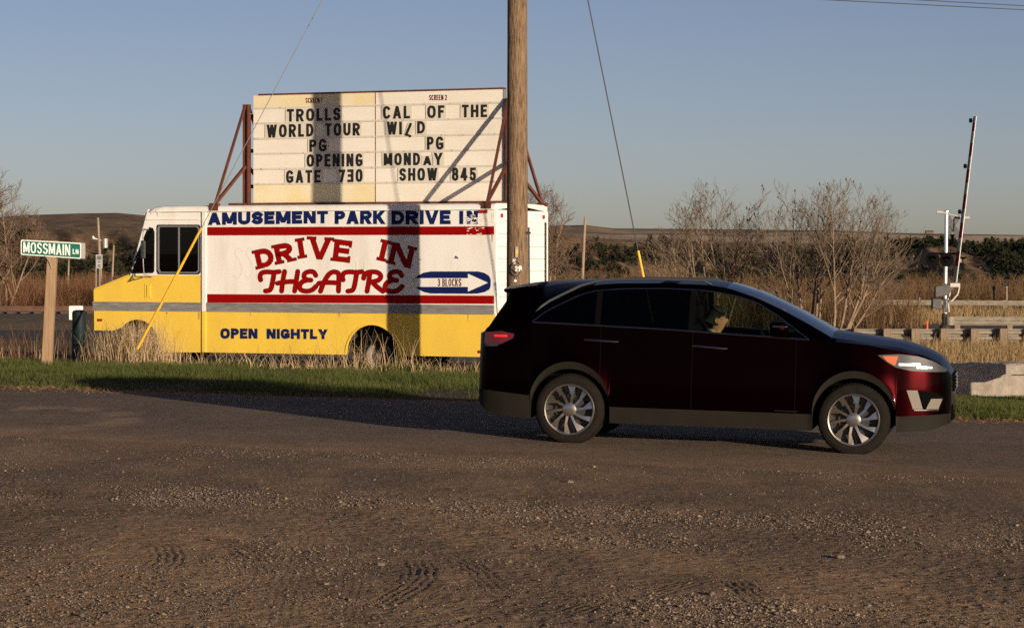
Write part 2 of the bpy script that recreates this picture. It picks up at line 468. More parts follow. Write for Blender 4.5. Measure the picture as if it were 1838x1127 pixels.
# ------------------------------------------------------------------ ground sheet
def spaced(lo, hi, step, out_lo, out_hi, grow=1.22):
    c = list(np.arange(lo, hi, step)); a, s = [], step
    p = lo
    while p > out_lo: s *= grow; p -= s; a.append(p)
    b, s = [], step; p = c[-1]
    while p < out_hi: s *= grow; p += s; b.append(p)
    return np.array(a[::-1] + c + b)
xs = spaced(-4.4, 4.4, .0165, -4200, 4200, 1.12)
ys = list(np.arange(12.5, 19.0, .0165)); s_ = .0165; p_ = ys[-1]
while p_ < 60: s_ = min(s_ * 1.02, .25); p_ += s_; ys.append(p_)
while p_ < 5200: s_ *= 1.12; p_ += s_; ys.append(p_)
a_, s_, p_ = [], .0165, 12.5
while p_ > -4200: s_ *= 1.2; p_ -= s_; a_.append(p_)
ys = np.array(a_[::-1] + ys)
GX, GY = np.meshgrid(xs, ys)
gx, gy = GX.ravel(), GY.ravel()
Z = ground(gx, gy)
lot = (1 - sstep(18.5, 24.5, gy + .246 * gx)) * sstep(9, 12, gy)
trk, near_trk = track_height(gx, gy)
rough = .55 + .9 * fbm(gx * .9, gy * .45, 11)
Z = Z + lot * (rough * ((.014 * (fbm(gx * 27, gy * 27, 21, 2) - .5) + .006 * (fbm(gx * 9, gy * 9, 22, 2) - .5)) + .010 * (fbm(gx * 4, gy * 3, 31, 3) - .5)) * (1 - .7 * near_trk) + .05 * (fbm(gx * .7, gy * .5, 41, 3) - .5) + trk)
C = np.zeros((len(gx), 3))
n_a = fbm(gx * .55, gy * .28, 51)[:, None]; n_b = fbm(gx * 3, gy * 1.3, 61)[:, None]
dirt, grit = np.array([.275, .170, .095]), np.array([.175, .116, .074])
k_ = sstep(.36, .62, n_a * .6 + n_b * .4)
C[:] = dirt * (1 - k_) + grit * k_
on_grass = (sstep(-.1, .25, gy - edge_y(gx)) * (1 - sstep(43, 45.5, gy)))[:, None]
C = C * (1 - on_grass) + np.array([.055, .045, .022]) * on_grass
far = sstep(45, 50, gy)[:, None]
dry = np.array([.17, .115, .065]) * (.7 + .6 * fbm(gx * .3, gy * .1, 81)[:, None])
C = C * (1 - far) + dry * far
ball = (sstep(99.2, 100, gy) * (1 - sstep(112, 114, gy)))[:, None]
C = C * (1 - ball) + np.array([.11, .09, .075]) * ball
nx, ny = len(xs), len(ys)
i_, j_ = np.meshgrid(np.arange(nx - 1), np.arange(ny - 1))
b_ = (j_ * nx + i_).ravel()
soil_near = soil_material('gravel lot soil', 1.0, 0.9)
kind(np_mesh('ground', np.stack([gx, gy, Z], 1), np.stack([b_, b_ + 1, b_ + nx + 1, b_ + nx], 1), soil_near, colors=C, smooth=True), 'structure')

# roads: sheets a few millimetres above the ground
def road_sheet(name, y_lo, y_hi, yaw, x0, x1, nx_, ny_, colfn, lift, mat, wob=.25, edge_soft=None):
    t = np.linspace(x0, x1, nx_); u = np.linspace(0, 1, ny_)
    T, U = np.meshgrid(t, u); T, U = T.ravel(), U.ravel()
    lo = y_lo + yaw * T + wob * (fbm(T * .5, T * 0 + 1, 91) - .5) * 2
    hi = (y_hi(T) if callable(y_hi) else y_hi + yaw * T + wob * (fbm(T * .6, T * 0 + 5, 92) - .5) * 2)
    Yp = lo + (hi - lo) * U
    Zp = ground(T, Yp) + np.where(U < .5, -.04 + (lift + .04) * np.clip(U * 7, 0, 1), lift * np.clip((1 - U) * 14, .25, 1))
    c = colfn(T, Yp, U)
    i, j = np.meshgrid(np.arange(nx_ - 1), np.arange(ny_ - 1)); b = (j * nx_ + i).ravel()
    return kind(np_mesh(name, np.stack([T, Yp, Zp], 1), np.stack([b, b + 1, b + nx_ + 1, b + nx_], 1), mat, colors=c, smooth=True), 'structure')
def main_col(T, Y, U):
    asp = np.array([.15, .108, .080]); d = np.array([.245, .152, .087]); l = np.array([.24, .145, .08])
    n = fbm(T * .35, Y * 1.6, 101)
    dust = np.clip((1 - sstep(.0, .42, U + .22 * (n - .5))) + .35 * sstep(.55, .75, n), 0, 1)[:, None]
    c = asp * (1 - dust) + d * dust
    e = sstep(.90, .985, U + .08 * (fbm(T * 2, Y * 2, 103) - .5))[:, None]
    c = c * (1 - e) + l * e
    # tan silt fan washed over the road at the left
    a, bq = hit(50, 752)
    rad = np.hypot((T - a) / 1.25, (Y - bq) / 2.3)
    fan = (sstep(.55, .75, rad) * (1 - sstep(.85, 1.15, rad)) * (T > a - .5) * sstep(.25, .5, fbm(T * 4, Y * 2, 105)))[:, None]
    return c * (1 - .85 * fan) + np.array([.30, .20, .125]) * .85 * fan
asphalt = soil_material('dusty asphalt', 1.15, 0.7)
road_sheet('road', 23.0, lambda T: edge_y(T) + .05, -.246, -16, 16, 640, 160, main_col, .012, asphalt)
def back_col(T, Y, U):
    n = fbm(T * .2, Y * 2.4, 111)[:, None]
    c = np.array([.075, .067, .062]) * (.7 + .6 * n)
    e = sstep(.72, .8, U)[:, None]
    return c * (1 - e) + np.array([.20, .14, .09]) * e
road_sheet('frontage_road', 74, 98, 0, -60, 60, 240, 60, back_col, .02, asphalt)
def path_col(T, Y, U): return np.array([.13, .105, .085]) * (.75 + .5 * fbm(T * 1.5, Y * 1.5, 121)[:, None])
road_sheet('gravel_shoulder', 46.5, 56, -.1, -30, 5, 120, 30, path_col, .012, asphalt)

# ------------------------------------------------------------------ hills
def crest(b):
    px = CX + F * b
    return np.interp(px, [-2500, -600, 0, 60, 140, 210, 262, 500, 800, 985, 1050, 1100, 1200, 1500, 1600, 1838, 2600, 4500],
                     [398, 396, 392, 388, 385, 384, 389, 398, 405, 407, 405, 411, 412, 415, 419, 423, 425, 430])
def edge_row(b):
    px = CX + F * b
    return np.interp(px, [-2500, 0, 262, 500, 985, 1200, 1838, 4500], [418, 412, 415, 422, 426, 432, 441, 446])
def hill_z(b, Y):
    n = fbm(b * 30 + 5, Y * .006, 131, 4) - .5
    gul = np.abs(fbm(b * 42 + Y * .004, Y * .0022, 141, 3) - .5)
    foot = 790 + 90 * (fbm(b * 9, Y * 0, 143) - .5)
    rise = np.clip((Y - foot) / 165, 0, 1)
    ze = HC + (HY - edge_row(b)) / F * 950
    zc = HC + (HY - crest(b)) / F * 1700
    zb = np.interp(Y, [420, 460, 790, 1000], [-2.7, -2.75, -7.4, -7.4])
    z = zb + (ze - zb) * (rise * rise * (3 - 2 * rise) * .5 + rise * .5)
    z = z + (zc - ze) * sstep(955, 1700, Y)
    mid = np.sin(np.clip(rise, 0, 1) * np.pi) ** .7
    z = z + mid * (n * 10 - gul * 17 + 2.0) + sstep(930, 1100, Y) * (1 - sstep(1400, 1680, Y)) * n * 3.0
    return z - 30 * sstep(1750, 3000, Y)
bs = np.linspace(-.9, .9, 1000)
bs = np.sign(bs) * (np.abs(bs) / .9) ** 1.6 * .9
Yh = np.concatenate([np.linspace(425, 730, 30), np.linspace(735, 1000, 170), np.linspace(1005, 1800, 90), np.linspace(1850, 3200, 10)])
BB, YY = np.meshgrid(bs, Yh); BB, YY = BB.ravel(), YY.ravel()
HZ = hill_z(BB, YY)
n1 = fbm(BB * 150, YY * .03, 151)[:, None]; n2 = fbm(BB * 14, YY * .006, 161)[:, None]
hc = np.array([.225, .138, .066]) * (.2 + 1.4 * n1)
tan = np.array([.62, .45, .28])
strip = sstep(.40, .60, fbm(BB * 5, YY * .010, 171))[:, None] * sstep(960, 1080, YY)[:, None] * sstep(-.02, .04, BB)[:, None]
hc = hc * (1 - strip) + tan * strip
grn = (sstep(.55, .7, n2) * .5)
hc = hc * (1 - grn) + np.array([.085, .075, .035]) * grn
i_, j_ = np.meshgrid(np.arange(len(bs) - 1), np.arange(len(Yh) - 1)); b_ = (j_ * len(bs) + i_).ravel(); w_ = len(bs)
kind(np_mesh('hills', np.stack([BB * YY, YY, HZ], 1), np.stack([b_, b_ + 1, b_ + w_ + 1, b_ + w_], 1), soil_material('dry hill grass', .012, .3), colors=hc, smooth=True), 'structure')

# ------------------------------------------------------------------ many-bladed vegetation (numpy)
rng = np.random.default_rng(3)
def blades(P, h, w, lean, rngs, segs=2, az=None, width_tip=.25):
    """P base points (n,3); curved tapering ribbons"""
    n = len(P)
    az = rngs.uniform(0, 2 * np.pi, n) if az is None else az
    face = rngs.uniform(0, 2 * np.pi, n) 
    side = np.stack([np.cos(face), np.sin(face), np.zeros(n)], 1)
    ld = np.stack([np.cos(az), np.sin(az), np.zeros(n)], 1)
    V = []
    for s in range(segs + 1):
        t = s / segs
        c = P + np.array([0, 0, 1]) * (h * t * (1 - .25 * lean * t))[:, None] + ld * (h * lean * (.35 * t + .65 * t * t))[:, None]
        ww = w * (1 - (1 - width_tip) * t) * .5
        V.append(c - side * ww[:, None]); V.append(c + side * ww[:, None])
    V = np.stack(V, 1).reshape(-1, 3)
    k = 2 * (segs + 1)
    base = np.arange(n) * k
    Fc = np.concatenate([np.stack([base + 2 * s, base + 2 * s + 1, base + 2 * s + 3, base + 2 * s + 2], 1) for s in range(segs)])
    return V, Fc, k
def stand(name, P, h, w, lean, mat, label, cat, seed, segs=2, var=None):
    r = np.random.default_rng(seed)
    V, Fc, k = blades(P, h, w, lean, r, segs)
    v = r.uniform(0, 1, len(P)) if var is None else var
    return kind(np_mesh(name, V, Fc, mat, attr=np.repeat(v, k)), 'stuff', label, cat)

# green verge
N = 300000
X = rng.uniform(-11, 11, N); Yt = rng.uniform(0, 1, N)
e0 = edge_y(X); top = np.where(X > 5.2, 36.05 - .246 * (X - 6.0), np.interp(X, [-11, -7, -2, 5.2], [43.6, 43.3, 42.2, 40.5]))
top = top + 1.4 * (fbm(X * .8, X * 0, 207) - .5)
Y = e0 - .12 + (top - e0) * Yt
pat = fbm(X * 1.1, Y * .8, 201)
keep = rng.uniform(0, 1, N) < np.clip((Y - e0 + .15) * 2.2, 0.03, 1) * np.clip(.05 + 2.9 * (pat - .30), .04, 1.2)
X, Y, pat = X[keep], Y[keep], pat[keep]
h = rng.uniform(.03, .085, len(X)) * (.6 + 1.0 * pat) * (1 + .5 * sstep(1.0, 5, Y - edge_y(X)) * (X < 4)) * np.where(X > 4.5, 1 - .45 * sstep(1.5, 3.5, Y - edge_y(X)), 1)
stand('grass', np.stack([X, Y, ground(X, Y) - .004], 1), h, rng.uniform(.004, .009, len(X)), rng.uniform(.1, .8, len(X)), MT['grass'],
      'short green grass growing along the roadside verge below the truck', 'grass', 12, 1, np.clip(.75 * fbm(X * 2.2, Y * 1.6, 211) + rng.uniform(-.2, .35, len(X)), 0, 1))

# dry stalks: a thick tuft at the truck's front wheel, a thin line along its skirt
def local_pts(pxs, Ys): 
    X_ = at(pxs, Ys); return np.stack([X_, Ys, ground(X_, Ys)], 1)
parts_P, parts_h, parts_l = [], [], []
def scatter(n, px_m, px_s, y_m, y_s, h0, h1, l0, l1):
    px = rng.normal(px_m, px_s, n); Ys = rng.normal(y_m, y_s, n)
    parts_P.append(local_pts(px, Ys)); parts_h.append(rng.uniform(h0, h1, n)); parts_l.append(rng.uniform(l0, l1, n))
scatter(560, 250, 25, 43.0, .5, .30, .90, .05, .45)
scatter(330, 205, 26, 43.2, .4, .25, .8, .1, .5)
scatter(200, 268, 16, 42.9, .4, .4, .95, .02, .35)
scatter(120, 300, 14, 42.6, .4, .3, .7, .05, .5)
for q in range(60): scatter(11, 320 + q * 9.3, 7, np.interp(q, [0, 60], [42.7, 40.4]), .4, .08, .34, .1, 1.0)
scatter(60, 640, 30, 41.6, .35, .3, .8, .05, .6); scatter(46, 730, 22, 41.3, .3, .25, .8, .05, .5)
scatter(40, 560, 60, 41.8, .3, .15, .5, .5, 1.6); scatter(60, 90, 60, 43.6, .5, .15, .6, .05, .4); scatter(40, 165, 18, 44, .4, .2, .6, .05, .5)
P = np.concatenate(parts_P); h = np.concatenate(parts_h); l = np.concatenate(parts_l)
WN = 260
Xw = at(rng.uniform(-10, 165, WN), 45.2); Yw = 45.2 + rng.normal(0, .5, WN)
stand('dead_weeds', np.stack([Xw, Yw, ground(Xw, Yw)], 1), rng.uniform(.2, .75, WN), rng.uniform(.006, .014, WN), rng.uniform(.05, .6, WN), MT['thicket'], 'dead weeds coloured dark for the van shadow, standing behind the street sign post', 'weeds', 16, 3)  # dark brush colour stands in for the van's shadow on the weeds
stand('dry_grass', P, h, rng.uniform(.005, .011, len(P)), l, MT['straw'], 'tall pale dry stalks tangled round the truck wheels and along its skirt', 'dry grass', 13, 3)

# tan field between concrete block and guard rail
N = 34000
X = rng.uniform(4.2, 17, N); Y = rng.uniform(37.6, 66, N)
X = X + (Y - 37.6) * .05
m = fbm(X * .9, Y * .5, 221)
k = rng.uniform(0, 1, N) < .25 + m
X, Y, m = X[k], Y[k], m[k]
stand('field_grass', np.stack([X, Y, ground(X, Y)], 1), rng.uniform(.2, .55, len(X)) * (.55 + .9 * m), rng.uniform(.008, .02, len(X)), rng.uniform(.05, .6, len(X)), MT['field'],
      'tall tan dry grass filling the field behind the concrete block', 'dry grass', 14, 2)
# verge beyond the crossing, and grass between truck and far road
N = 24000
X = rng.uniform(8, 40, N); Y = rng.uniform(112, 148, N)
stand('far_verge_grass', np.stack([X, Y, ground(X, Y)], 1), rng.uniform(.15, .9, N) * (.3 + fbm(X * .3, Y * .2, 231)), rng.uniform(.015, .04, N), rng.uniform(.05, .6, N), MT['field'],
      'tawny rough grass on the bank below the far guard rail', 'dry grass', 15, 2)

# brush belts
def brush(name, n, x0, x1, y0, y1, h0, h1, w, mat, label, seed, clump=.16):
    r = np.random.default_rng(seed)
    nb = n // 26
    bx, by = r.uniform(x0, x1, nb), r.uniform(y0, y1, nb)
    bh = r.uniform(h0, h1, nb) * (.55 + .9 * fbm(bx * clump, by * .05, seed))
    X_ = np.repeat(bx, 26) + r.normal(0, .38, nb * 26) * np.repeat(bh, 26) * .35; Y_ = np.repeat(by, 26) + r.normal(0, .4, nb * 26)
    H = np.repeat(bh, 26) * r.uniform(.45, 1.0, nb * 26)
    v = np.clip(np.repeat(r.uniform(0, .8, nb), 26) + r.uniform(-.15, .35, nb * 26), 0, 1)
    Z_ = ground(X_, Y_) - .05
    P0 = [np.stack([X_, Y_, Z_], 1)]; H0 = [H]; W0 = [r.uniform(.6, 1.3, len(X_)) * w]; L0 = [r.uniform(.05, .45, len(X_))]; V0 = [v]
    for q in range(3):                                     # side twigs
        f = r.uniform(.25, .75, len(X_))
        P0.append(np.stack([X_ + r.normal(0, .05, len(X_)), Y_, Z_ + H * f], 1)); H0.append(H * r.uniform(.18, .42, len(X_)) * (1.1 - f * .5)); W0.append(np.full(len(X_), w * .5)); L0.append(r.uniform(.4, 1.5, len(X_))); V0.append(np.clip(v + .1, 0, 1))
    return stand(name, np.concatenate(P0), np.concatenate(H0), np.concatenate(W0), np.concatenate(L0), mat, label, 'brush', seed, 3, np.concatenate(V0))
brush('reed_thicket', 30000, -34, 2, 116, 150, 1.3, 2.8, .030, MT['thicket'], 'dense red brown leafless thicket behind the rail track at left', 21)
brush('willow_brush', 26000, 2, 60, 158, 235, .9, 2.2, .040, MT['brush'], 'tan leafless willow brush beyond the far guard rail at right', 22)
brush('hedge_brush', 9000, 0, 16, 96, 125, .9, 2.3, .026, MT['brush'], 'tangled brown brush round the feet of the bare trees', 23)
brush('foothill_brush', 16000, -80, 90, 250, 420, .8, 2.4, .07, MT['brush'], 'brown scrub covering the flats at the foot of the hills', 24, .05)

# junipers on the hill slopes: one far mass
def woods(name, n, bfun, label, seed, h0=1.0, h1=3.1, mat='juniper', q=46):
    r = np.random.default_rng(seed)
    V, Fc, A, o = [], [], [], 0
    b = r.uniform(-.27, .27, n * 8); Y = r.uniform(740, 1060, n * 8)
    ok = r.uniform(0, 1, n * 8) < bfun(b, Y); b, Y = b[ok][:n], Y[ok][:n]
    for bb, yy, in zip(b, Y):
        z = float(hill_z(np.array(bb), np.array(yy))); hgt = r.uniform(h0, h1); wd = hgt * r.uniform(.32, .6)
        d = r.normal(0, 1, (q, 3)); d /= np.linalg.norm(d, axis=1)[:, None]
        rad = r.uniform(.35, 1.0, q)[:, None]
        c = np.array([bb * yy, yy, z + hgt * .5]) + d * rad * np.array([wd * r.uniform(.7, 1.2), wd, hgt * .55])
        sz = hgt * .26
        t = c[:, None, :] + r.normal(0, sz * .6, (q, 3, 3))
        V.append(t.reshape(-1, 3)); A.append(np.repeat(np.clip(r.uniform(0, .6) + r.uniform(-.2, .4, q), 0, 1), 3))
    V = np.concatenate(V); A = np.concatenate(A)
    return kind(np_mesh(name, V, np.arange(len(V)).reshape(-1, 3), MT[mat], attr=A), 'stuff', label, 'woods')
def dens(b, Y):
    m = fbm(b * 34 + 3, Y * .016, 301)
    right = sstep(.01, .10, b)
    slope = sstep(745, 785, Y) * (1 - sstep(930, 975, Y) * .96)
    th = .525 - .085 * right
    return np.clip((m - th) * 9, 0.015, 1) * slope * (.25 + .75 * right + .3 * (b < -.1))
woods('woods', 4200, dens, 'dark juniper woods scattered over the hillsides', 31)
woods('hillside_scrub', 5200, lambda b, Y: np.clip((fbm(b * 60 + 9, Y * .03, 311) - .42) * 5, .02, 1) * sstep(745, 790, Y) * (1 - .7 * sstep(930, 980, Y)), 'low brown scrub dotted over the hillsides', 32, .5, 1.3, 'thicket', 16)

# ------------------------------------------------------------------ loose stones and litter on the lot
ICO = np.array([(1, 0, 0), (-1, 0, 0), (0, 1, 0), (0, -1, 0), (0, 0, 1), (0, 0, -1)], float)
IF = np.array([(0, 2, 4), (2, 1, 4), (1, 3, 4), (3, 0, 4), (2, 0, 5), (1, 2, 5), (3, 1, 5), (0, 3, 5)])
def stones(name, X, Y, r, lift, label, seed):
    rr = np.random.default_rng(seed); n = len(X)
    sc = r[:, None, None] * rr.uniform(.55, 1.35, (n, 1, 3)) * np.array([1, 1, .62])
    a = rr.uniform(0, 6.28, n); ca, sa = np.cos(a), np.sin(a)
    v = ICO[None] * rr.uniform(.7, 1.2, (n, 6, 1)) * sc + rr.normal(0, .12, (n, 6, 3)) * r[:, None, None]
    x = v[:, :, 0] * ca[:, None] - v[:, :, 1] * sa[:, None]; y = v[:, :, 0] * sa[:, None] + v[:, :, 1] * ca[:, None]
    z = v[:, :, 2]
    p = np.stack([x + X[:, None], y + Y[:, None], z + (lift + r * .25)[:, None]], 2).reshape(-1, 3)
    Fc = (IF[None] + (np.arange(n) * 6)[:, None, None]).reshape(-1, 3)
    return kind(np_mesh(name, p, Fc, MT['pebble'], attr=np.repeat(np.clip(rr.beta(1.6, 2.6, n), 0, 1), 6)), 'stuff', label, 'gravel')
gxi, gyi = np.searchsorted, None
def sheet_z(X, Y):
    i = np.clip(np.searchsorted(xs, X), 0, nx - 1); j = np.clip(np.searchsorted(ys, Y), 0, ny - 1)
    return Z[j * nx + i]
N = 280000
Y = 12.5 + 13.3 * rng.uniform(0, 1, N) ** 1.25; X = rng.uniform(-.225, .225, N) * Y
band = np.exp(-((Y - (19.2 - .12 * X)) / 1.0) ** 2) + .9 * np.exp(-((Y - (17.2 + .1 * X)) / .5) ** 2) * (X > 0) + .5 * np.exp(-((Y - 14.2) / .8) ** 2) * (X > -1)
dn = .16 + .8 * band * sstep(.3, .55, fbm(X * 1.2, Y * .8, 401)) + .45 * sstep(.52, .68, fbm(X * .8, Y * .5, 402))
k = rng.uniform(0, 1, N) < dn * .62
X, Y, dn = X[k], Y[k], dn[k]
r = np.exp(rng.normal(np.log(.0036), .48, len(X))) * (1 + .7 * np.clip(dn - .3, 0, 1)); r = np.clip(r, .002, .024)
stones('gravel', X, Y, r, sheet_z(X, Y), 'loose gravel stones strewn over the brown dirt lot', 41)
N = 5200
X = rng.uniform(-11, 11, N); Y = edge_y(X) + .1 - np.abs(rng.normal(.1, .45, N)) * (.45 + .75 * (X < -4) + .5 * (X > 4.5))
V, Fc, k = blades(np.stack([X, Y, ground(X, Y) + .014], 1), rng.uniform(.03, .12, N), rng.uniform(.006, .014, N), np.full(N, 1.0), rng, 1)
V[:, 2] = np.minimum(V[:, 2], np.repeat(ground(X, Y) + .05, k))
kind(np_mesh('leaf_litter', V, Fc, MT['litter'], attr=np.repeat(rng.uniform(0, 1, N), k)), 'stuff', 'brown leaf litter along the edge of the grass verge', 'leaf litter')
for (px, py, rad, lab) in ((1508, 1003, .030, 'pale rounded stone alone on the right side of the gravel lot'), (683, 1013, .026, 'tan lump of stone beside the curved tyre marks'), (1023, 866, .030, 'flat pale stone on the dirt below the car')):
    X_, Y_ = hit(px, py)
    b = MB(); rr = random.Random(px)
    m_ = [(0.02, -.3), (.75, -.25), (1.0, .1), (.8, .45), (.4, .62), (.02, .68)]
    b.lathe([(p[0] * rad, p[1] * rad) for p in m_], Matrix.Translation((0, 0, 0)), 10)
    b.v = [(v[0] * rr.uniform(1.05, 1.35), v[1] * rr.uniform(.8, 1.0), v[2] * rr.uniform(.9, 1.1)) for v in b.v]
    o = b.build('stone', MT['cobble'], smooth=True, angle=70); o.location = (X_, Y_, float(sheet_z(np.array([X_]), np.array([Y_]))[0]) + .004)
    tag(o, lab, 'stone')

# ------------------------------------------------------------------ lettering: strokes laid on a surface
def arc(cx, cy, rx, ry, a0, a1, n=10):
    return [(cx + rx * math.cos(R(a0 + (a1 - a0) * i / n)), cy + ry * math.sin(R(a0 + (a1 - a0) * i / n))) for i in range(n + 1)]
def sup(cx, cy, rx, ry, a0, a1, n=22, e=.78):
    out = []
    for i in range(n + 1):
        a = R(a0 + (a1 - a0) * i / n); c, s = math.cos(a), math.sin(a)
        out.append((cx + rx * math.copysign(abs(c) ** e, c), cy + ry * math.copysign(abs(s) ** e, s)))
    return out
_P = [(0, 0), (0, 1), (.5, 1)] + arc(.5, .74, .5, .26, 90, -90) + [(0, .48)]
GLY = {
 'A': (1.0, [('d', (0, 0), (.5, 1)), ('d', (.5, 1), (1, 0)), ('p', [(.22, .26), (.78, .26)])]),
 'B': (.9, [('p', [(0, .5), (0, 1), (.5, 1)] + arc(.5, .76, .4, .24, 90, -90) + [(0, .52)]), ('p', [(0, .52), (.5, .52)] + arc(.5, .26, .5, .26, 90, -90) + [(0, 0), (0, .52)])]),
 'C': (.9, [('p', sup(.5, .5, .5, .5, 42, 318))]),
 'D': (.95, [('c', [(0, 0), (0, 1), (.42, 1)] + arc(.42, .5, .58, .5, 90, -90))]),
 'E': (.8, [('p', [(1, 1), (0, 1), (0, 0), (1, 0)]), ('p', [(.1, .52), (.85, .52)])]),
 'F': (.75, [('p', [(1, 1), (0, 1), (0, 0)]), ('p', [(.1, .52), (.8, .52)])]),
 'G': (.95, [('p', sup(.5, .5, .5, .5, 42, 300) + [(1, .12), (1, .42), (.62, .42)])]),
 'H': (.95, [('p', [(0, 0), (0, 1)]), ('p', [(1, 0), (1, 1)]), ('p', [(.12, .5), (.88, .5)])]),
 'I': (.0, [('p', [(.5, 0), (.5, 1)])]),
 'K': (1.0, [('p', [(0, 0), (0, 1)]), ('d', (.1, .38), (1, 1)), ('d', (.35, .58), (1, 0))]),
 'L': (.75, [('p', [(0, 1), (0, 0), (1, 0)])]),
 'M': (1.15, [('p', [(0, 0), (0, 1)]), ('p', [(1, 0), (1, 1)]), ('d', (.04, 1), (.5, .1)), ('d', (.5, .1), (.96, 1))]),
 'N': (.95, [('p', [(0, 0), (0, 1)]), ('p', [(1, 0), (1, 1)]), ('d', (.03, 1), (.97, 0))]),
 'O': (1.0, [('c', sup(.5, .5, .5, .5, 0, 345, 23))]),
 'P': (.85, [('p', _P)]),
 'R': (.95, [('p', _P), ('d', (.45, .5), (1, 0))]),
 'S': (.88, [('p', arc(.5, .755, .5, .245, 25, 255) + arc(.5, .25, .5, .25, 80, -155))]),
 'T': (.85, [('p', [(0, 1), (1, 1)]), ('p', [(.5, .9), (.5, 0)])]),
 'U': (.95, [('p', [(0, 1), (0, .35)] + arc(.5, .32, .5, .32, 180, 360) + [(1, .35), (1, 1)])]),
 'V': (1.0, [('d', (0, 1), (.5, 0)), ('d', (.5, 0), (1, 1))]),
 'W': (1.35, [('d', (0, 1), (.25, 0)), ('d', (.25, 0), (.5, 1)), ('d', (.5, 1), (.75, 0)), ('d', (.75, 0), (1, 1))]),
 'Y': (1.0, [('d', (0, 1), (.5, .4)), ('d', (.5, .4), (1, 1)), ('p', [(.5, 0), (.5, .42)])]),
 '0': (.9, [('c', sup(.5, .5, .5, .5, 0, 345, 23))]),
 '1': (.45, [('p', [(.8, 0), (.8, 1)]), ('d', (.15, .75), (.8, 1))]),
 '2': (.85, [('p', arc(.5, .72, .5, .28, 160, -30, 10) + [(0, 0), (1, 0)])]),
 '3': (.85, [('p', arc(.45, .75, .5, .25, 150, -90) + arc(.45, .26, .55, .26, 90, -150))]),
 '4': (.95, [('p', [(.72, 0), (.72, 1)]), ('d', (0, .28), (.68, 1)), ('p', [(0, .25), (1, .25)])]),
 '5': (.88, [('p', [(.92, 1), (.12, 1), (.05, .5)] + arc(.48, .31, .5, .31, 130, -150))]),
 '7': (.85, [('p', [(0, 1), (1, 1)]), ('d', (.3, 0), (1, .97))]),
 '8': (.88, [('c', sup(.5, .76, .44, .24, 0, 342, 19)), ('c', sup(.5, .26, .5, .26, 0, 342, 19))]),
 '9': (.88, [('c', sup(.5, .70, .5, .30, 0, 342, 19)), ('p', [(1, .7)] + arc(.5, .3, .5, .3, 0, -140))]),
 '*': (.8, [('p', [(0, 1), (1, 1), (1, 0), (0, 0)]), ('p', [(.15, .52), (.9, .52)])]),   # reversed E standing in for a 3
}
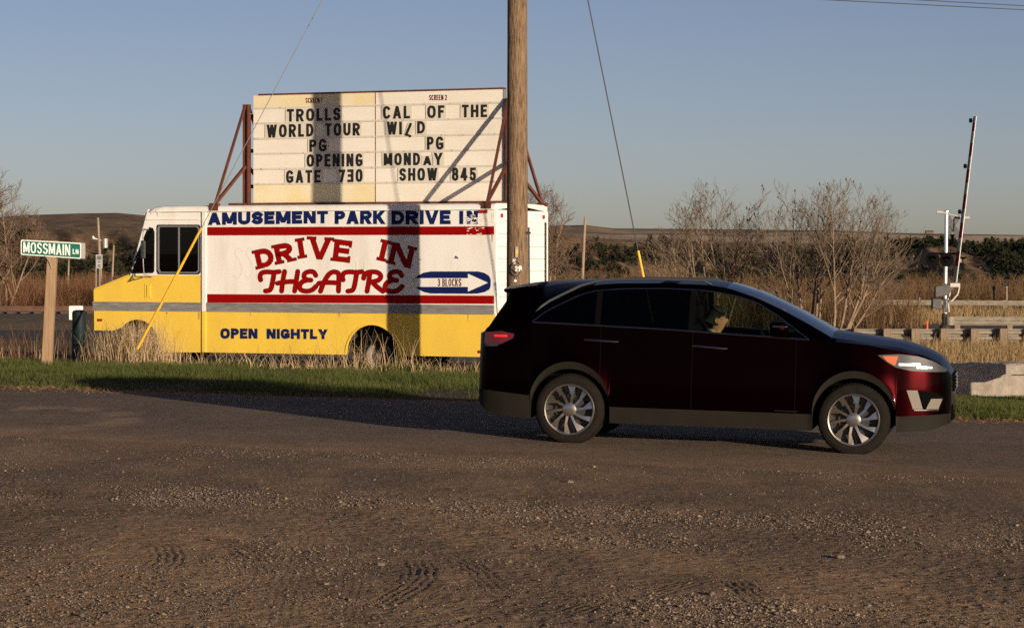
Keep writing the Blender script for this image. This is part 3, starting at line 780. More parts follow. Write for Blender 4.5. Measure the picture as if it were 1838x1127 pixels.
class Ink:
    """collects flat strokes in a 2D drawing and lays them on fn(x, y, proud)"""
    def __init__(s, fn, proud=.003): s.fn, s.d, s.mb, s.n = fn, proud, MB(), 0
    def poly(s, pts, mi=0):
        s.n += 1; d = s.d + .00025 * (s.n % 9)
        tr = tessellate_polygon([[Vector((p[0], p[1], 0)) for p in pts]])
        s.mb.add([s.fn(p[0], p[1], d) for p in pts], tr, mi)
    def ribbon(s, pts, hw, closed=False, ext=0.0, mi=0, rnd=False):
        s.n += 1; d = s.d + .00025 * (s.n % 9)
        pts = [Vector((p[0], p[1])) for p in pts]
        pts = [p for i, p in enumerate(pts) if i == 0 or (p - pts[i - 1]).length > 1e-6]
        n = len(pts)
        if n < 2: return
        if ext and not closed:
            pts[0] = pts[0] + (pts[0] - pts[1]).normalized() * ext; pts[-1] = pts[-1] + (pts[-1] - pts[-2]).normalized() * ext
        L, Rr = [], []
        for i, p in enumerate(pts):
            a = (p - pts[i - 1]).normalized() if (i > 0 or closed) else None
            b = (pts[(i + 1) % n] - p).normalized() if (i < n - 1 or closed) else None
            a = a or b; b = b or a
            na, nb = Vector((-a.y, a.x)), Vector((-b.y, b.x))
            m = na + nb
            m = na if m.length < 1e-4 else m.normalized()
            k = hw / max(m.dot(na), .55)
            L.append(p + m * k); Rr.append(p - m * k)
        v = [s.fn(p.x, p.y, d) for p in L] + [s.fn(p.x, p.y, d) for p in Rr]
        f = [(i, (i + 1) % n, n + (i + 1) % n, n + i) for i in range(n if closed else n - 1)]
        s.mb.add(v, f, mi)
        if rnd:
            for p in (pts[0], pts[-1]):
                s.poly([(p.x + hw * math.cos(k * .5236), p.y + hw * math.sin(k * .5236)) for k in range(12)], mi)
    def glyph(s, ch, P, W, H, hw, mi=0):
        """P(x, y): letter box coordinates (0..W, 0..H up) to drawing coordinates"""
        sc_ = s
        for st in GLY[ch][1]:
            if st[0] == 'd':
                (x0, y0), (x1, y1) = st[1], st[2]
                X0, X1 = hw + x0 * (W - 2 * hw), hw + x1 * (W - 2 * hw); Y0, Y1 = y0 * H, y1 * H
                L = math.hypot(X1 - X0, Y1 - Y0); hx = hw * L / max(abs(Y1 - Y0), 1e-6)
                hx = min(hx, hw * 1.7)
                q = [(X0 - hx, Y0), (X0 + hx, Y0), (X1 + hx, Y1), (X1 - hx, Y1)]
                q = [(min(max(x, -.15 * hw), W + .15 * hw), y) for x, y in q]
                s.poly([P(*p) for p in q], mi)
            else:
                c = st[0] == 'c'
                pts = [(hw + x * (W - 2 * hw), hw + y * (H - 2 * hw)) for x, y in st[1]]
                s.ribbon_mapped(pts, hw, c, P, mi)
    def ribbon_mapped(s, pts, hw, closed, P, mi):
        old = s.fn
        s.fn = lambda x, y, d: old(*P(x, y), d)
        s.ribbon(pts, hw, closed, 0 if closed else hw, mi)
        s.fn = old
    def text(s, word, l, r, hw, mi=0, gap=.22, serif=0):
        """word fitted between l = (x, top, bottom) and r = (x, top, bottom) in drawing units, y downwards"""
        H = ((l[2] - l[1]) + (r[2] - r[1])) / 2
        adv = []
        for ch in word:
            adv.append(.35 if ch == ' ' else (GLY[ch][0] if GLY[ch][0] else None))
        tot = r[0] - l[0]; fixed = sum(2 * hw for a in adv if a is None)
        units = sum(a for a in adv if a) + gap * (len(word) - 1)
        k = (tot - fixed) / units
        x = 0
        for ch, a in zip(word, adv):
            w = 2 * hw if a is None else a * k
            if ch != ' ':
                x0 = x
                def P(px, py, x0=x0):
                    X = x0 + px; t = X / tot
                    yb = l[2] + (r[2] - l[2]) * t; yt = l[1] + (r[1] - l[1]) * t
                    return (l[0] + X, yb + (yt - yb) * py / H)
                s.glyph(ch, P, w, H, hw, mi)
                if serif:
                    for yy in (serif * .5, H - serif * .5):
                        if ch in 'IHNMRPBDEFKL1' :
                            s.poly([P(-hw * .7, yy - serif * .5), P(hw * 2.7, yy - serif * .5), P(hw * 2.7, yy + serif * .5), P(-hw * .7, yy + serif * .5)], mi)
            x += w + gap * k
    def build(s, name, mats, parent): return s.mb.build(name, mats, parent)
def spline(pts, n=6):
    P = [Vector(p) for p in pts]; out = []
    for i in range(len(P) - 1):
        p0, p1, p2, p3 = P[max(i - 1, 0)], P[i], P[i + 1], P[min(i + 2, len(P) - 1)]
        for k in range(n):
            t = k / n
            out.append(tuple(.5 * ((2 * p1) + (p2 - p0) * t + (2 * p0 - 5 * p1 + 4 * p2 - p3) * t * t + (3 * p1 - p0 - 3 * p2 + p3) * t ** 3)))
    out.append(tuple(P[-1])); return out

# ------------------------------------------------------------------ step van
TA = R(22)
TU, TV = Vector((-math.cos(TA), math.sin(TA), 0)), Vector((math.sin(TA), math.cos(TA), 0))
T0 = Vector((-.29, 42.45, 0)); TW = 2.44
def TS(px, py, off=0.0):
    """photo pixel -> (u along the van, z) on its near side, off metres behind that side"""
    b = (px - CX) / F; o = T0 + TV * off
    u = (o.x - b * o.y) / (b * TU.y - TU.x)
    Y = o.y + TU.y * u
    return u, HC - (py - HY) / F * Y
def tl(u, z, d=0.0): return (u, d, z)                 # van local: x forward, y out towards the camera, z up
def side(px, py, d=0.0):
    u, z = TS(px, py); return (u, d, z)
van = thing('step_van', 'white and yellow step van painted as a drive-in theatre sign, parked in the grass', 'van', T0, math.atan2(TU.y, TU.x))
zg = .0
U = lambda px: TS(px, 455)[0]
zof = lambda px, py: TS(px, py)[1]
uS, uF = U(361), U(168)                               # door seam, nose
zroof = 2.84
z_rt, z_rb = zof(500, 544.3), zof(500, 560.3)         # rub rail
z_bot = zof(560, 635.5)
zc_rt, zc_rb = zof(260, 542), zof(260, 558)
def arch(cu, cz, r, zb, n=18):
    a0 = math.asin(max(-1, min(1, (zb - cz) / r)))
    return [(cu + r * math.cos(a), cz + r * math.sin(a)) for a in [a0 + (math.pi - 2 * a0) * i / n for i in range(n + 1)]]
ra = TS(668, 634); rr_ = .50
fa = TS(246, 617); fr_ = .435
# cargo box
b = MB()
b.prism([(0, z_rb), (uS, z_rb), (uS, zroof - .09), (0, zroof - .09)], tl, -.03, 0)
b.build('side_panel', MT['white'], van)
b = MB()
ar = arch(ra[0], ra[1], rr_, z_bot)
b.prism([(0, z_bot)] + list(reversed(ar))[0:] + [(uS, z_bot), (uS, z_rb), (0, z_rb)] if ar[0][0] < ar[-1][0] else [(0, z_bot)] + list(reversed(ar)) + [(uS, z_bot), (uS, z_rb), (0, z_rb)], tl, -.03, -.001)
b.build('lower_panel', MT['yellow'], van)
b = MB()
for k in range(24):
    t0, t1 = math.pi * k / 24, math.pi * (k + 1) / 24
    q = [(ra[0] + r_ * math.cos(t), ra[1] + r_ * math.sin(t)) for r_, t in ((rr_ - .012, t0), (rr_ + .012, t0), (rr_ + .012, t1), (rr_ - .012, t1))]
    b.prism(q, tl, -.03, .012)
b.build('arch_lip', MT['yellow'], van)
# roof, far side, floor, bulkhead
b = MB()
sec = [(0.012, zroof - .10), (.012, zroof - .03), (-.02, zroof), (-.12, zroof + .012), (-TW / 2, zroof + .03), (-TW + .12, zroof + .012), (-TW + .02, zroof), (-TW - .012, zroof - .03), (-TW - .012, zroof - .10), (-TW + .03, zroof - .10), (-TW / 2, zroof - .02), (-.03, zroof - .10)]
uT = U(278)
n = len(sec)
stn = [(0.0, 0, 0), (.02, 0, 0), (uS, 0, 0), (uT - .2, 0, 0), (uT, 0, .015), (uT + .1, .02, .06)]
vv, ff = [], []
for (u, ins, dz) in stn:
    for (y, z) in sec: vv.append((u, y * (1 - ins / 2) - ins * .6, z - dz))
for i in range(len(stn) - 1):
    for k in range(n): ff.append((i * n + k, i * n + (k + 1) % n, (i + 1) * n + (k + 1) % n, (i + 1) * n + k))
ff += [tuple(range(n)), tuple((len(stn) - 1) * n + k for k in range(n))]
b.add(vv, ff); b.build('roof', MT['white'], van, smooth=True, angle=50)
b = MB(); b.box((0.02, -TW, z_bot), (uS, -TW + .03, zroof - .09)); b.build('far_side_panel', MT['white'], van)
b = MB(); b.box((.05, -TW + .06, z_bot + .18), (uF - .25, -.06, z_bot + .24)); b.box((uS - .05, -TW + .06, z_bot + .25), (uS - .02, -.05, zroof - .12)); b.build('floor', MT['black'], van)
# wheel housings and chassis
b = MB()
b.box((.1, -TW + .75, .30), (uF - .3, -.75, z_bot + .17))
for (cu, cz), r_ in ((ra, rr_), (fa, fr_)):
    b.box((cu - r_ - .04, -.62, z_bot - .05), (cu + r_ + .04, -.60, cz + r_ + .06)); b.box((cu - r_ - .04, -.60, cz + r_ + .03), (cu + r_ + .04, -.035, cz + r_ + .05))
    for s in (-1, 1): b.box((cu + s * (r_ + .02) - .01, -.6, z_bot - .0), (cu + s * (r_ + .02) + .01, -.035, cz + r_ + .03))
b.tube([(ra[0], -.2, .42), (ra[0], -TW + .2, .42)], .09, 10); b.tube([(fa[0], -.3, .40), (fa[0], -TW + .3, .40)], .05, 8)
b.build('chassis', MT['under'], van)
b = MB(); b.tube([(.75, -.55, .40), (1.6, -.55, .42), (2.6, -.8, .45)], .05, 8); b.tube([(.95, -.55, .42), (1.35, -.55, .42)], .10, 10)
b.build('exhaust', MT['steel'], van, smooth=True)
# rub rail with ribs
b = MB()
for z0, z1, d in ((z_rb + .012, z_rt - .012, .012), (z_rb, z_rb + .025, .02), (z_rt - .025, z_rt, .02), (z_rb + .045, z_rb + .062, .022), (z_rb + .085, z_rb + .102, .022), (z_rb + .118, z_rb + .13, .022)):
    b.box((U(887), .0011, z0), (uS - .11, d, z1))
b.build('rub_rail', MT['rail'], van)
b = MB()
for z0, z1, d in ((zc_rb + .012, zc_rt - .012, .012), (zc_rb, zc_rb + .025, .02), (zc_rt - .025, zc_rt, .02), (zc_rb + .045, zc_rb + .062, .022), (zc_rb + .085, zc_rb + .102, .022)):
    b.box((uS + .01, .0011, z0), (uF + .01, d, z1))
b.build('rub_rail', MT['rail'], van)
b = MB(); b.box((uS - .105, .001, z_rb - .0), (uS - .02, .02, zroof - .10), 0); b.box((uS - .105, .001, z_bot), (uS - .02, .02, z_rb - .002), 1)
b.build('door_post', [MT['white'], MT['yellow']], van, bevel=.008)
# roof rail trim
b = MB(); b.box((.0, .013, zroof - .10), (uS + .9, .032, zroof - .085)); b.build('drip_rail', MT['white'], van)
# cab side: yellow below, white above with window openings
zy = zof(300, 494)
b = MB()
af = arch(fa[0], fa[1], fr_, zof(300, 632))
af2 = [p for p in af if not (p[0] > fa[0] and p[1] < zof(190, 593))]
cab_low = [(uS + .012, zof(330, 632))] + list(reversed(af2)) + [(TS(205, 593)), TS(169, 593), TS(168, 521), TS(234, 494), (uS + .012, zy)]
b.prism(cab_low, tl, -.03, -.001); b.build('cab_side', MT['yellow'], van)
quarter = [TS(*p) for p in ((235, 484), (238, 490), (273, 489), (276, 486), (276.5, 418), (274, 411), (268, 409), (265, 413))]
slide = [TS(*p) for p in ((285, 405.5), (283.2, 409), (283.2, 485), (286, 490), (354, 490.5), (358, 487), (358, 409), (355, 405.5))]
b = MB()
b.prism([(uS + .012, zy), TS(234, 494), TS(262, 388), TS(264, 380), (U(270), zroof - .11), (uS + .012, zroof - .11)], tl, -.03, -.0012, [quarter, slide])
b.build('cab_upper_side', MT['white'], van)
b = MB(); b.box((uS + .02, .0, zof(330, 394.5)), (U(262) - .02, .018, zof(330, 393))); b.build('rain_gutter', MT['white'], van)
# window frame, sash and glass
def grow(poly, d):
    c = Vector((sum(p[0] for p in poly) / len(poly), sum(p[1] for p in poly) / len(poly)))
    return [(p[0] + d * (1 if p[0] > c.x else -1), p[1] + d * (1 if p[1] > c.y else -1)) for p in poly]
b = MB(); b.prism(slide, tl, -.02, .012, [grow(slide, -.022)]); um = U(321); b.box((um - .010, -.018, slide[3][1] + .03), (um + .010, .010, slide[0][1] - .03))
win = b.build('sliding_window', MT['alu'], van)
b = MB(); b.prism(grow(slide, .022), tl, .0, .006, [grow(slide, .001)]); b.build('gasket', MT['rubber'], win)
b = MB(); b.prism(grow(slide, -.03), tl, -.016, -.012); b.build('pane', MT['glass_truck'], win)
b = MB(); b.prism(quarter, tl, -.014, -.008); q_ = b.build('quarter_window', MT['glass_truck'], van)
b = MB(); b.prism(grow(quarter, .012), tl, -.004, .008, [grow(quarter, -.016)]); b.build('gasket', MT['rubber'], q_)
# far cab side, windscreen, nose
b = MB()
b.prism([(uS + .012, zof(330, 632)), TS(290, 632), TS(205, 593), TS(169, 593), TS(168, 521), TS(234, 494), (uS + .012, zy)], tl, -TW, -TW + .03, (), 0)
b.prism([(uS + .012, zy), TS(234, 494), TS(262, 388), (U(270), zroof - .11), (uS + .012, zroof - .11)], tl, -TW, -TW + .03, [quarter, slide], 1)
b.build('far_cab_side', [MT['yellow'], MT['white']], van)
n0, n1, h1, w1 = TS(168, 593), TS(168, 521), TS(234, 494), TS(264, 380)
def across(p, q, t=.03, y0=-.03, y1=-TW + .03):
    d = Vector((q[0] - p[0], q[1] - p[1])).normalized(); nn = Vector((-d.y, d.x)) * t
    return [(p[0], y0, p[1]), (q[0], y0, q[1]), (q[0], y1, q[1]), (p[0], y1, p[1]), (p[0] - nn.x, y0, p[1] - nn.y), (q[0] - nn.x, y0, q[1] - nn.y), (q[0] - nn.x, y1, q[1] - nn.y), (p[0] - nn.x, y1, p[1] - nn.y)]
BXF = [(0, 1, 2, 3), (7, 6, 5, 4), (0, 4, 5, 1), (1, 5, 6, 2), (2, 6, 7, 3), (3, 7, 4, 0)]
b = MB(); b.add(across(n0, n1), BXF); b.add(across(n1, h1), BXF); b.build('hood', MT['yellow'], van)
b = MB()
for y0, y1 in ((-.03, -.14), (-TW / 2 + .03, -TW / 2 - .03), (-TW + .14, -TW + .03)): b.add(across(h1, w1, .035, y0, y1), BXF)
top_ = (w1[0] - .02, zroof - .08); b.add(across(w1, top_, .035), BXF)
b.build('windscreen_frame', MT['white'], van)
for y0, y1 in ((-.14, -TW / 2 + .03), (-TW / 2 - .03, -TW + .14)):
    b = MB(); b.add(across(h1, w1, .008, y0, y1), BXF); b.build('windscreen', MT['glass_truck'], van)
b = MB(); b.box((n0[0] + .0, -TW + .1, .36), (n0[0] + .12, -.1, .50)); b.build('bumper', MT['under'], van, bevel=.01)
for y in (-.35, -TW + .35):
    b = MB(); b.lathe([(0.001, .02), (.07, .015), (.09, 0), (.09, -.03)], Matrix.Translation((n0[0] + .01, y, 1.0)) @ Matrix.Rotation(R(90), 4, 'Y'), 20); b.build('headlight', MT['sign_white'], van, smooth=True)
# steering wheel and seat seen through the cab window
b = MB(); c_ = Vector((U(285), -.65, 1.55)); pts = [c_ + Vector((-.06 * math.cos(a), .2 * math.sin(a), .2 * math.cos(a))) for a in [2 * math.pi * k / 20 for k in range(21)]]
b.tube(pts, .014, 6, caps=False); b.tube([c_, c_ + Vector((.35, 0, -.4))], .02, 6); b.build('steering_wheel', MT['rubber'], van, smooth=True)
b = MB(); b.box((U(345), -.9, 1.0), (U(318), -.4, 1.12)); b.box((U(350), -.9, 1.05), (U(343), -.4, 1.75)); b.build('driver_seat', MT['seat'], van, bevel=.03)
# mirror arm and mirror
b = MB()
b.tube([side(267, 412, .0), side(266, 411, .16), side(267, 420, .2), side(267, 470, .2), side(268, 492, .19), side(275, 497, .02)], .010, 6)
b.tube([side(240, 492, .0), side(241, 500, .05), side(250, 502, .15), side(268, 497, .19)], .012, 6)
ma = b.build('mirror_arm', MT['alu'], van, smooth=True)
b = MB(); b.box((U(270), .17, zof(267, 464)), (U(264), .23, zof(267, 432))); b.build('mirror', MT['chrome'], ma, bevel=.01)
# door handle recess, small fittings
b = MB(); b.prism(grow([TS(260, 509), TS(260, 536), TS(271, 536), TS(271, 509)], 0), tl, .0, .006, [[TS(261.5, 511), TS(261.5, 534), TS(269, 534), TS(269, 511)]]); b.box((U(270), .0005, zof(265, 533)), (U(264), .015, zof(265, 512)), 0)
b.build('door_handle', MT['yellow'], van)
b = MB(); b.box((uS - .018, -.02, z_bot), (uS + .010, -.004, zroof - .12)); b.build('door_seam', MT['black'], van)
for (x0, y0, x1, y1) in ((859.5, 377.5, 875.7, 382.8), (859, 628.5, 872, 634), (176, 572, 184, 576.5)):
    b = MB(); p, q = TS(x1, y1), TS(x0, y0); b.box((p[0], .0, p[1]), (q[0], .018, q[1])); b.build('side_marker', MT['lens_red'], van, bevel=.005)
b = MB(); p, q = TS(724, 585), TS(700, 565); b.prism([p, (q[0], p[1]), q, (p[0], q[1])], tl, -.0005, .003); o_ = b.build('fuel_door', MT['yellow'], van, bevel=.002)
b = MB(); p = TS(712, 574); b.lathe([(.001, .012), (.015, .01), (.018, 0)], Matrix.Translation((p[0], .003, p[1])) @ Matrix.Rotation(R(-90), 4, 'X'), 10); b.build('lock', MT['alu'], o_)
# rivets down the rear edge and along the rail
b = MB()
for k in range(34): b.box((.03, .0, z_rb + .1 + k * .05), (.036, .005, z_rb + .106 + k * .05))
for k in range(52): b.box((.2 + k * .104, .02, z_rt - .016), (.208 + k * .104, .0225, z_rt - .008)); b.box((.2 + k * .104, .02, z_rb + .008), (.208 + k * .104, .0225, z_rb + .016))
b.build('rivets', MT['rail'], van)
# rear: frame, roll-up door panels, lamps
b = MB()
b.box((-.02, -.10, z_bot), (.0, .0, zroof - .1)); b.box((-.02, -TW, z_bot), (.0, -TW + .10, zroof - .1)); b.box((-.021, -TW + .1, zroof - .29), (0, -.1, zroof - .1))
b.build('rear_frame', MT['door_white'], van)
rd = MB(); zlo = zof(900, 557); zhi = zroof - .29; npan = 7
for k in range(npan):
    z0 = zlo + (zhi - zlo) * k / npan; z1 = zlo + (zhi - zlo) * (k + 1) / npan
    rd.box((-.004, -TW + .13, z0 + .003), (.02, -.11, z1 - .003))
rdo = rd.build('roll_up_door', MT['door_white'], van, bevel=.006)
b = MB(); b.box((.021, -TW + .1, zlo - .02), (.03, -.1, zhi + .02)); b.build('door_backing', MT['track'], rdo)
b = MB(); b.box((-.004, -TW + .10, z_bot), (.02, -.10, zlo)); b.build('rear_apron', MT['yellow'], van)
b = MB(); b.box((-.16, -TW + .1, .42), (-.03, -.1, .52)); b.build('rear_bumper', MT['under'], van, bevel=.01)
for y in (-.24, -TW + .24):
    b = MB(); b.box((-.04, y - .045, zroof - .23), (-.021, y + .045, zroof - .16)); b.build('clearance_lamp', MT['lens_red'], van, bevel=.006)
b = MB(); b.box((-.03, -TW + .10, z_bot + .3), (-.0205, -TW + .125, zhi)); b.build('door_track', MT['black'], van)
b = MB(); b.box((.002, .0005, zroof - .31), (.16, .005, zroof - .11)); b.build('corner_plate', MT['white'], van)
b = MB(); b.box((-.026, -TW / 2 - .2, 1.5), (-.0042, -TW / 2 + .2, 1.53)); b.build('door_handle', MT['steel'], van)
# wheels
def truck_wheel(cu, cz, r, dual, out):
    Mx = Matrix.Translation((cu, out, cz)) @ Matrix.Rotation(R(-90), 4, 'X')
    b = MB(); b.lathe([(r * .58, -.02), (r * .70, .0), (r * .92, -.01), (r, -.05), (r, -.19), (r * .9, -.23), (r * .58, -.22)], Mx, 36)
    if dual: b.lathe([(r * .58, -.28), (r * .9, -.29), (r, -.33), (r, -.45), (r * .9, -.48), (r * .58, -.47)], Mx, 36)
    w = b.build('wheel', MT['tyre'], van, smooth=True)
    b = MB()
    b.lathe([(r * .60, -.01), (r * .60, .012), (r * .56, .015), (r * .53, -.03), (r * .47, -.13), (r * .30, -.15), (r * .22, -.12), (r * .16, -.06), (r * .13, -.02), (.002, -.015)], Mx, 32)
    b.build('rim', MT['wheel_white'], w, smooth=True, angle=50)
    b = MB()
    for k in range(8):
        a = k * math.pi / 4; b.lathe([(.001, .02), (.014, .018), (.016, 0)], Mx @ Matrix.Translation((r * .25 * math.cos(a), r * .25 * math.sin(a), -.125)), 6)
    b.build('lug_nuts', MT['alu'], w)
zr = zof(676, 641)
truck_wheel(U(676), zr + .02, .40, True, -.10); truck_wheel(fa[0], .40, .38, False, -.12)
truck_wheel(U(676), zr + .02, .40, True, -TW + .6); truck_wheel(fa[0], .40, .38, False, -TW + .4)

# painted lettering on the van's side
SF = lambda x, y, d: side(x, y, d)
st = Ink(SF, .002)
for q in (((372, 407.8), (887, 406.4), (887, 421.6), (372, 422.8)), ((372, 527.8), (887, 530.7), (887, 545.4), (372, 543.2))): st.poly(q)
st.build('stripes', MT['red'], van)
nv = Ink(SF, .003)
nv.text('AMUSEMENT', (373.4, 382, 404.4), (589, 377.5, 401), 3.5, gap=.10)
nv.text('PARK', (601, 378.3, 402.4), (692, 377.8, 402.5), 3.5, gap=.10)
nv.text('DRIVE', (703, 378.6, 403), (809, 378, 402.6), 3.5, gap=.10)
nv.text('IN', (824.7, 378.6, 402.6), (858, 378.2, 402.2), 3.5, gap=.3)
nv.text('OPEN', (396, 589, 607.8), (462.4, 589.8, 607.8), 2.65, gap=.11)
nv.text('NIGHTLY', (479, 589.9, 608), (588.5, 590.8, 608.8), 2.65, gap=.11)
nv.build('lettering', MT['navy'], van)
pe = Ink(SF, .0062)                                        # flakes where the N and the stripe have peeled
rp = random.Random(5)
for _ in range(60):
    x, y = (rp.uniform(834, 869), rp.uniform(392, 421)) if _ > 26 else (rp.uniform(836, 859), rp.gauss(392, 3))
    a, c = rp.uniform(.6, 4.2), rp.uniform(.3, 1.3)
    pe.poly([(x - a, y + rp.uniform(-.4, .4)), (x, y - c), (x + a, y + rp.uniform(-.4, .4)), (x + a * .3, y + c)])
pe.build('peeled_patch', MT['white'], van)
lz = Ink(SF, .002)
Z3 = lambda x, y: (660 + x / 3.885, 360 + y / 3.885)
lz.poly([Z3(*p) for p in ((770, 494), (815, 505), (846, 524), (858, 550), (858, 600), (846, 622), (815, 638), (770, 648), (720, 650), (440, 648), (390, 637), (352, 617), (329, 601), (329, 541), (352, 522), (390, 503), (440, 494))])
ar_ = lz.build('arrow_panel', MT['navy'], van)
aw = Ink(SF, .006); aw.poly([Z3(*p) for p in ((327, 541), (700, 541), (700, 510), (840, 573), (700, 635), (700, 602), (327, 602))]); aw.build('arrow', MT['white'], ar_)
bl = Ink(SF, .009); bl.text('3 BLOCKS', (786, 500.4, 513.8), (828.6, 500.4, 513.8), .85, gap=.2, serif=.9); bl.build('lettering', MT['maroon_ink'], ar_)
gh = Ink(SF, .0015)
for xs_ in (425, 445): gh.ribbon(spline([(xs_ + 12, 452), (xs_ + 4, 446), (xs_ - 2, 455), (xs_ + 6, 470), (xs_ + 10, 486), (xs_ + 2, 500), (xs_ - 4, 494)]), 1.6)
for xs_ in (462, 476, 640, 655): gh.ribbon([(xs_, 470), (xs_, 500)], 1.6)
gh.build('old_lettering', MT['faded_letters'], van)  # strokes of old lettering, slightly darker than the white paint

ru = Ink(SF, .0035); rp = random.Random(12)
for x, y0, y1 in ((283, 378, 392), (366, 376, 390), (560, 376.5, 380), (700, 376, 381), (792, 376.5, 380), (884, 383, 402), (884.5, 420, 446), (450, 562, 571), (610, 562, 575), (742, 562, 569), (842, 563, 580), (300, 560, 568), (357, 560, 590)):
    for k in range(3):
        xx = x + rp.uniform(-1.6, 1.6); w_ = rp.uniform(.25, .6); yy = y0 + (y1 - y0) * rp.uniform(.4, 1)
        ru.poly([(xx - w_, y0), (xx + w_, y0), (xx + w_ * .5, (y0 + yy) / 2), (xx, yy), (xx - w_ * .6, (y0 + yy) / 2)])
ru.build('rust_streaks', MT['rust_stain'], van)
# big red DRIVE IN (slab letters on a curve) and THEATRE (brush script capitals)
def slab(ink, ch, cx, cy, w, h, rot, hw, grow_=0.0):
    c, s = math.cos(R(rot)), math.sin(R(rot))
    def P(x, y):
        X, Yy = x - w / 2, y - h / 2
        return (cx + X * c + Yy * -s * -1 * -1, cy - (X * s + Yy * c)) if False else (cx + X * c - Yy * s, cy - (X * s + Yy * c))
    ser = {'D': [(0, 0), (0, 1)], 'R': [(0, 0), (0, 1), (1, 0)], 'I': [(.5, 0), (.5, 1)], 'V': [(0, 1), (1, 1)], 'E': [(0, 0), (0, 1)], 'N': [(0, 0), (0, 1), (1, 1)]}[ch]
    g = grow_
    fn0 = ink.fn
    ink.glyph(ch, P, w, h, hw)
    if g:
        pass
    for sx, sy in ser:
        x0 = hw + sx * (w - 2 * hw); y0 = sy * h; tk = hw * 1.15
        yy0, yy1 = (0 - g, tk + g) if sy == 0 else (h - tk - g, h + g)
        ln = hw * 1.75 + g
        ink.poly([P(x0 - ln, yy0), P(x0 + ln, yy0), P(x0 + ln, yy1), P(x0 - ln, yy1)])
    if ch == 'E':
        for y0 in (0, h):
            s2 = 1 if y0 == 0 else -1
            ink.poly([P(w - hw * 1.3 - g, y0 - s2 * g), P(w + g, y0 - s2 * g), P(w + g, y0 + s2 * (h * .30 + g)), P(w - hw * .9 - g, y0 + s2 * (h * .30 + g))])
Z2 = lambda x, y: (360 + x / 3.8875, 360 + y / 3.886)
LET = [('D', Z2(447, 400), 31, 33, 13), ('R', Z2(583, 366), 31, 34, 12), ('I', Z2(701, 333), 12, 35, 9), ('V', Z2(834, 333), 40, 39, -3), ('E', Z2(990, 352), 30, 38, -7),
       ('I', Z3(110, 348), 12, 37, -13), ('N', Z3(236, 382), 40, 38, -13)]
TH = {'T': [[(.04, .58), (.0, .74), (.1, .9), (.35, .95), (.7, .93), (1, .96)], [(.74, .93), (.68, .6), (.6, .25), (.5, .1), (.28, .06)]],
      'H': [[(.34, .97), (.27, .6), (.2, .06)], [(.94, .97), (.87, .5), (.8, .06)], [(.02, .42), (.3, .47), (.6, .5), (.86, .5)]],
      'E': [[(.92, .78), (.8, .94), (.55, .96), (.32, .86), (.3, .68), (.46, .58), (.66, .56)], [(.5, .57), (.2, .48), (.05, .28), (.14, .1), (.42, .04), (.72, .1), (.94, .28)]],
      'A': [[(.1, .06), (.22, .4), (.42, .78), (.62, .94), (.82, .92), (.9, .76), (.88, .06)], [(.02, .42), (.4, .46), (.86, .44)]],
      'R': [[(.36, .92), (.3, .5), (.22, .06)], [(.06, .66), (.14, .86), (.4, .95), (.72, .92), (.88, .76), (.78, .58), (.5, .5)], [(.46, .5), (.66, .3), (.98, .06)]]}
TL = [('T', Z2(415, 490), Z2(550, 640)), ('H', Z2(535, 490), Z2(688, 640)), ('E', Z2(685, 490), Z2(815, 638)), ('A', Z2(822, 490), Z2(982, 641)), ('T', Z2(990, 490), Z2(1127, 641)),
      ('R', Z2(1130, 490), Z2(1276, 642)), ('E', Z3(115, 490), Z3(248, 640))]
for nm, mt_, extra, proud in (('letter_outline', 'edge', .75, .002), ('lettering', 'red', 0.0, .0055)):
    ik = Ink(SF, proud)
    for ch, c_, w, h, rot in LET:
        slab(ik, ch, c_[0], c_[1], w + 2 * extra, h + 2 * extra, rot, 4.1 + extra, extra * .3)
    for ch, p, q in TL:
        for k in TH[ch]:
            ik.ribbon([(p[0] + (q[0] - p[0]) * x, q[1] + (p[1] - q[1]) * y) for x, y in spline(k)], 3.7 + extra, rnd=True)
    ik.build(nm, MT[mt_], van)
nl = Ink(SF, .006)
for p in (Z3(268, 358), Z3(312, 452), Z3(318, 553)): nl.poly([(p[0] + 1.1 * math.cos(k), p[1] + 1.1 * math.sin(k)) for k in range(6)])
nl.poly([(818, 459), (822, 462), (823, 465), (819, 463), (816, 465)]); nl.build('screw_marks', MT['edge'], van)

# ------------------------------------------------------------------ marquee sign standing on the van's roof
SO = 1.40
sign = thing('marquee_sign', 'letter board listing two screens of films, braced on the roof of the step van', 'marquee', T0 + TV * SO + Vector((0, 0, zroof)), math.atan2(TU.y, TU.x))
def SS(px, py, d=0.0):
    u, z = TS(px, py, SO); return (u, d, z - zroof)
sf = lambda x, y, d: SS(x, y, d)
uL, uR, uM = SS(455, 300)[0], SS(903, 300)[0], SS(674, 300)[0]
zb_, zt_ = SS(560, 363.5)[2], SS(903, 158.5)[2]
rows = [SS(456, y)[2] for y in (195, 222, 249.6, 276.5, 304, 331)]
pl = lambda x, z, d: (x, d, z)
for (a, c, m0) in ((uM + .006, uL, 'face_yellow'), (uR, uM - .006, 'face')):
    b = MB()
    b.box((a, -.12, zb_), (c, 0, rows[5]), 1); b.box((a, -.12, rows[5]), (c, 0, rows[0]), 0); b.box((a, -.12, rows[0]), (c, 0, zt_ - .02), 1)
    pn = b.build('panel', [MT['face'], MT[m0]], sign)
    for z in rows:
        b = MB(); b.box((a, .0004, z - .018), (c, .010, z + .018)); b.box((a, .0103, z - .010), (c, .013, z - .004))
        b.build('letter_track', MT['track'], pn)
b = MB(); b.box((uR - .005, -.125, zt_ - .02), (uL - .1, .006, zt_ + .012)); b.box((uM - .006, -.1, zb_), (uM + .006, .004, zt_ - .02)); b.build('frame', MT['steel'], sign)
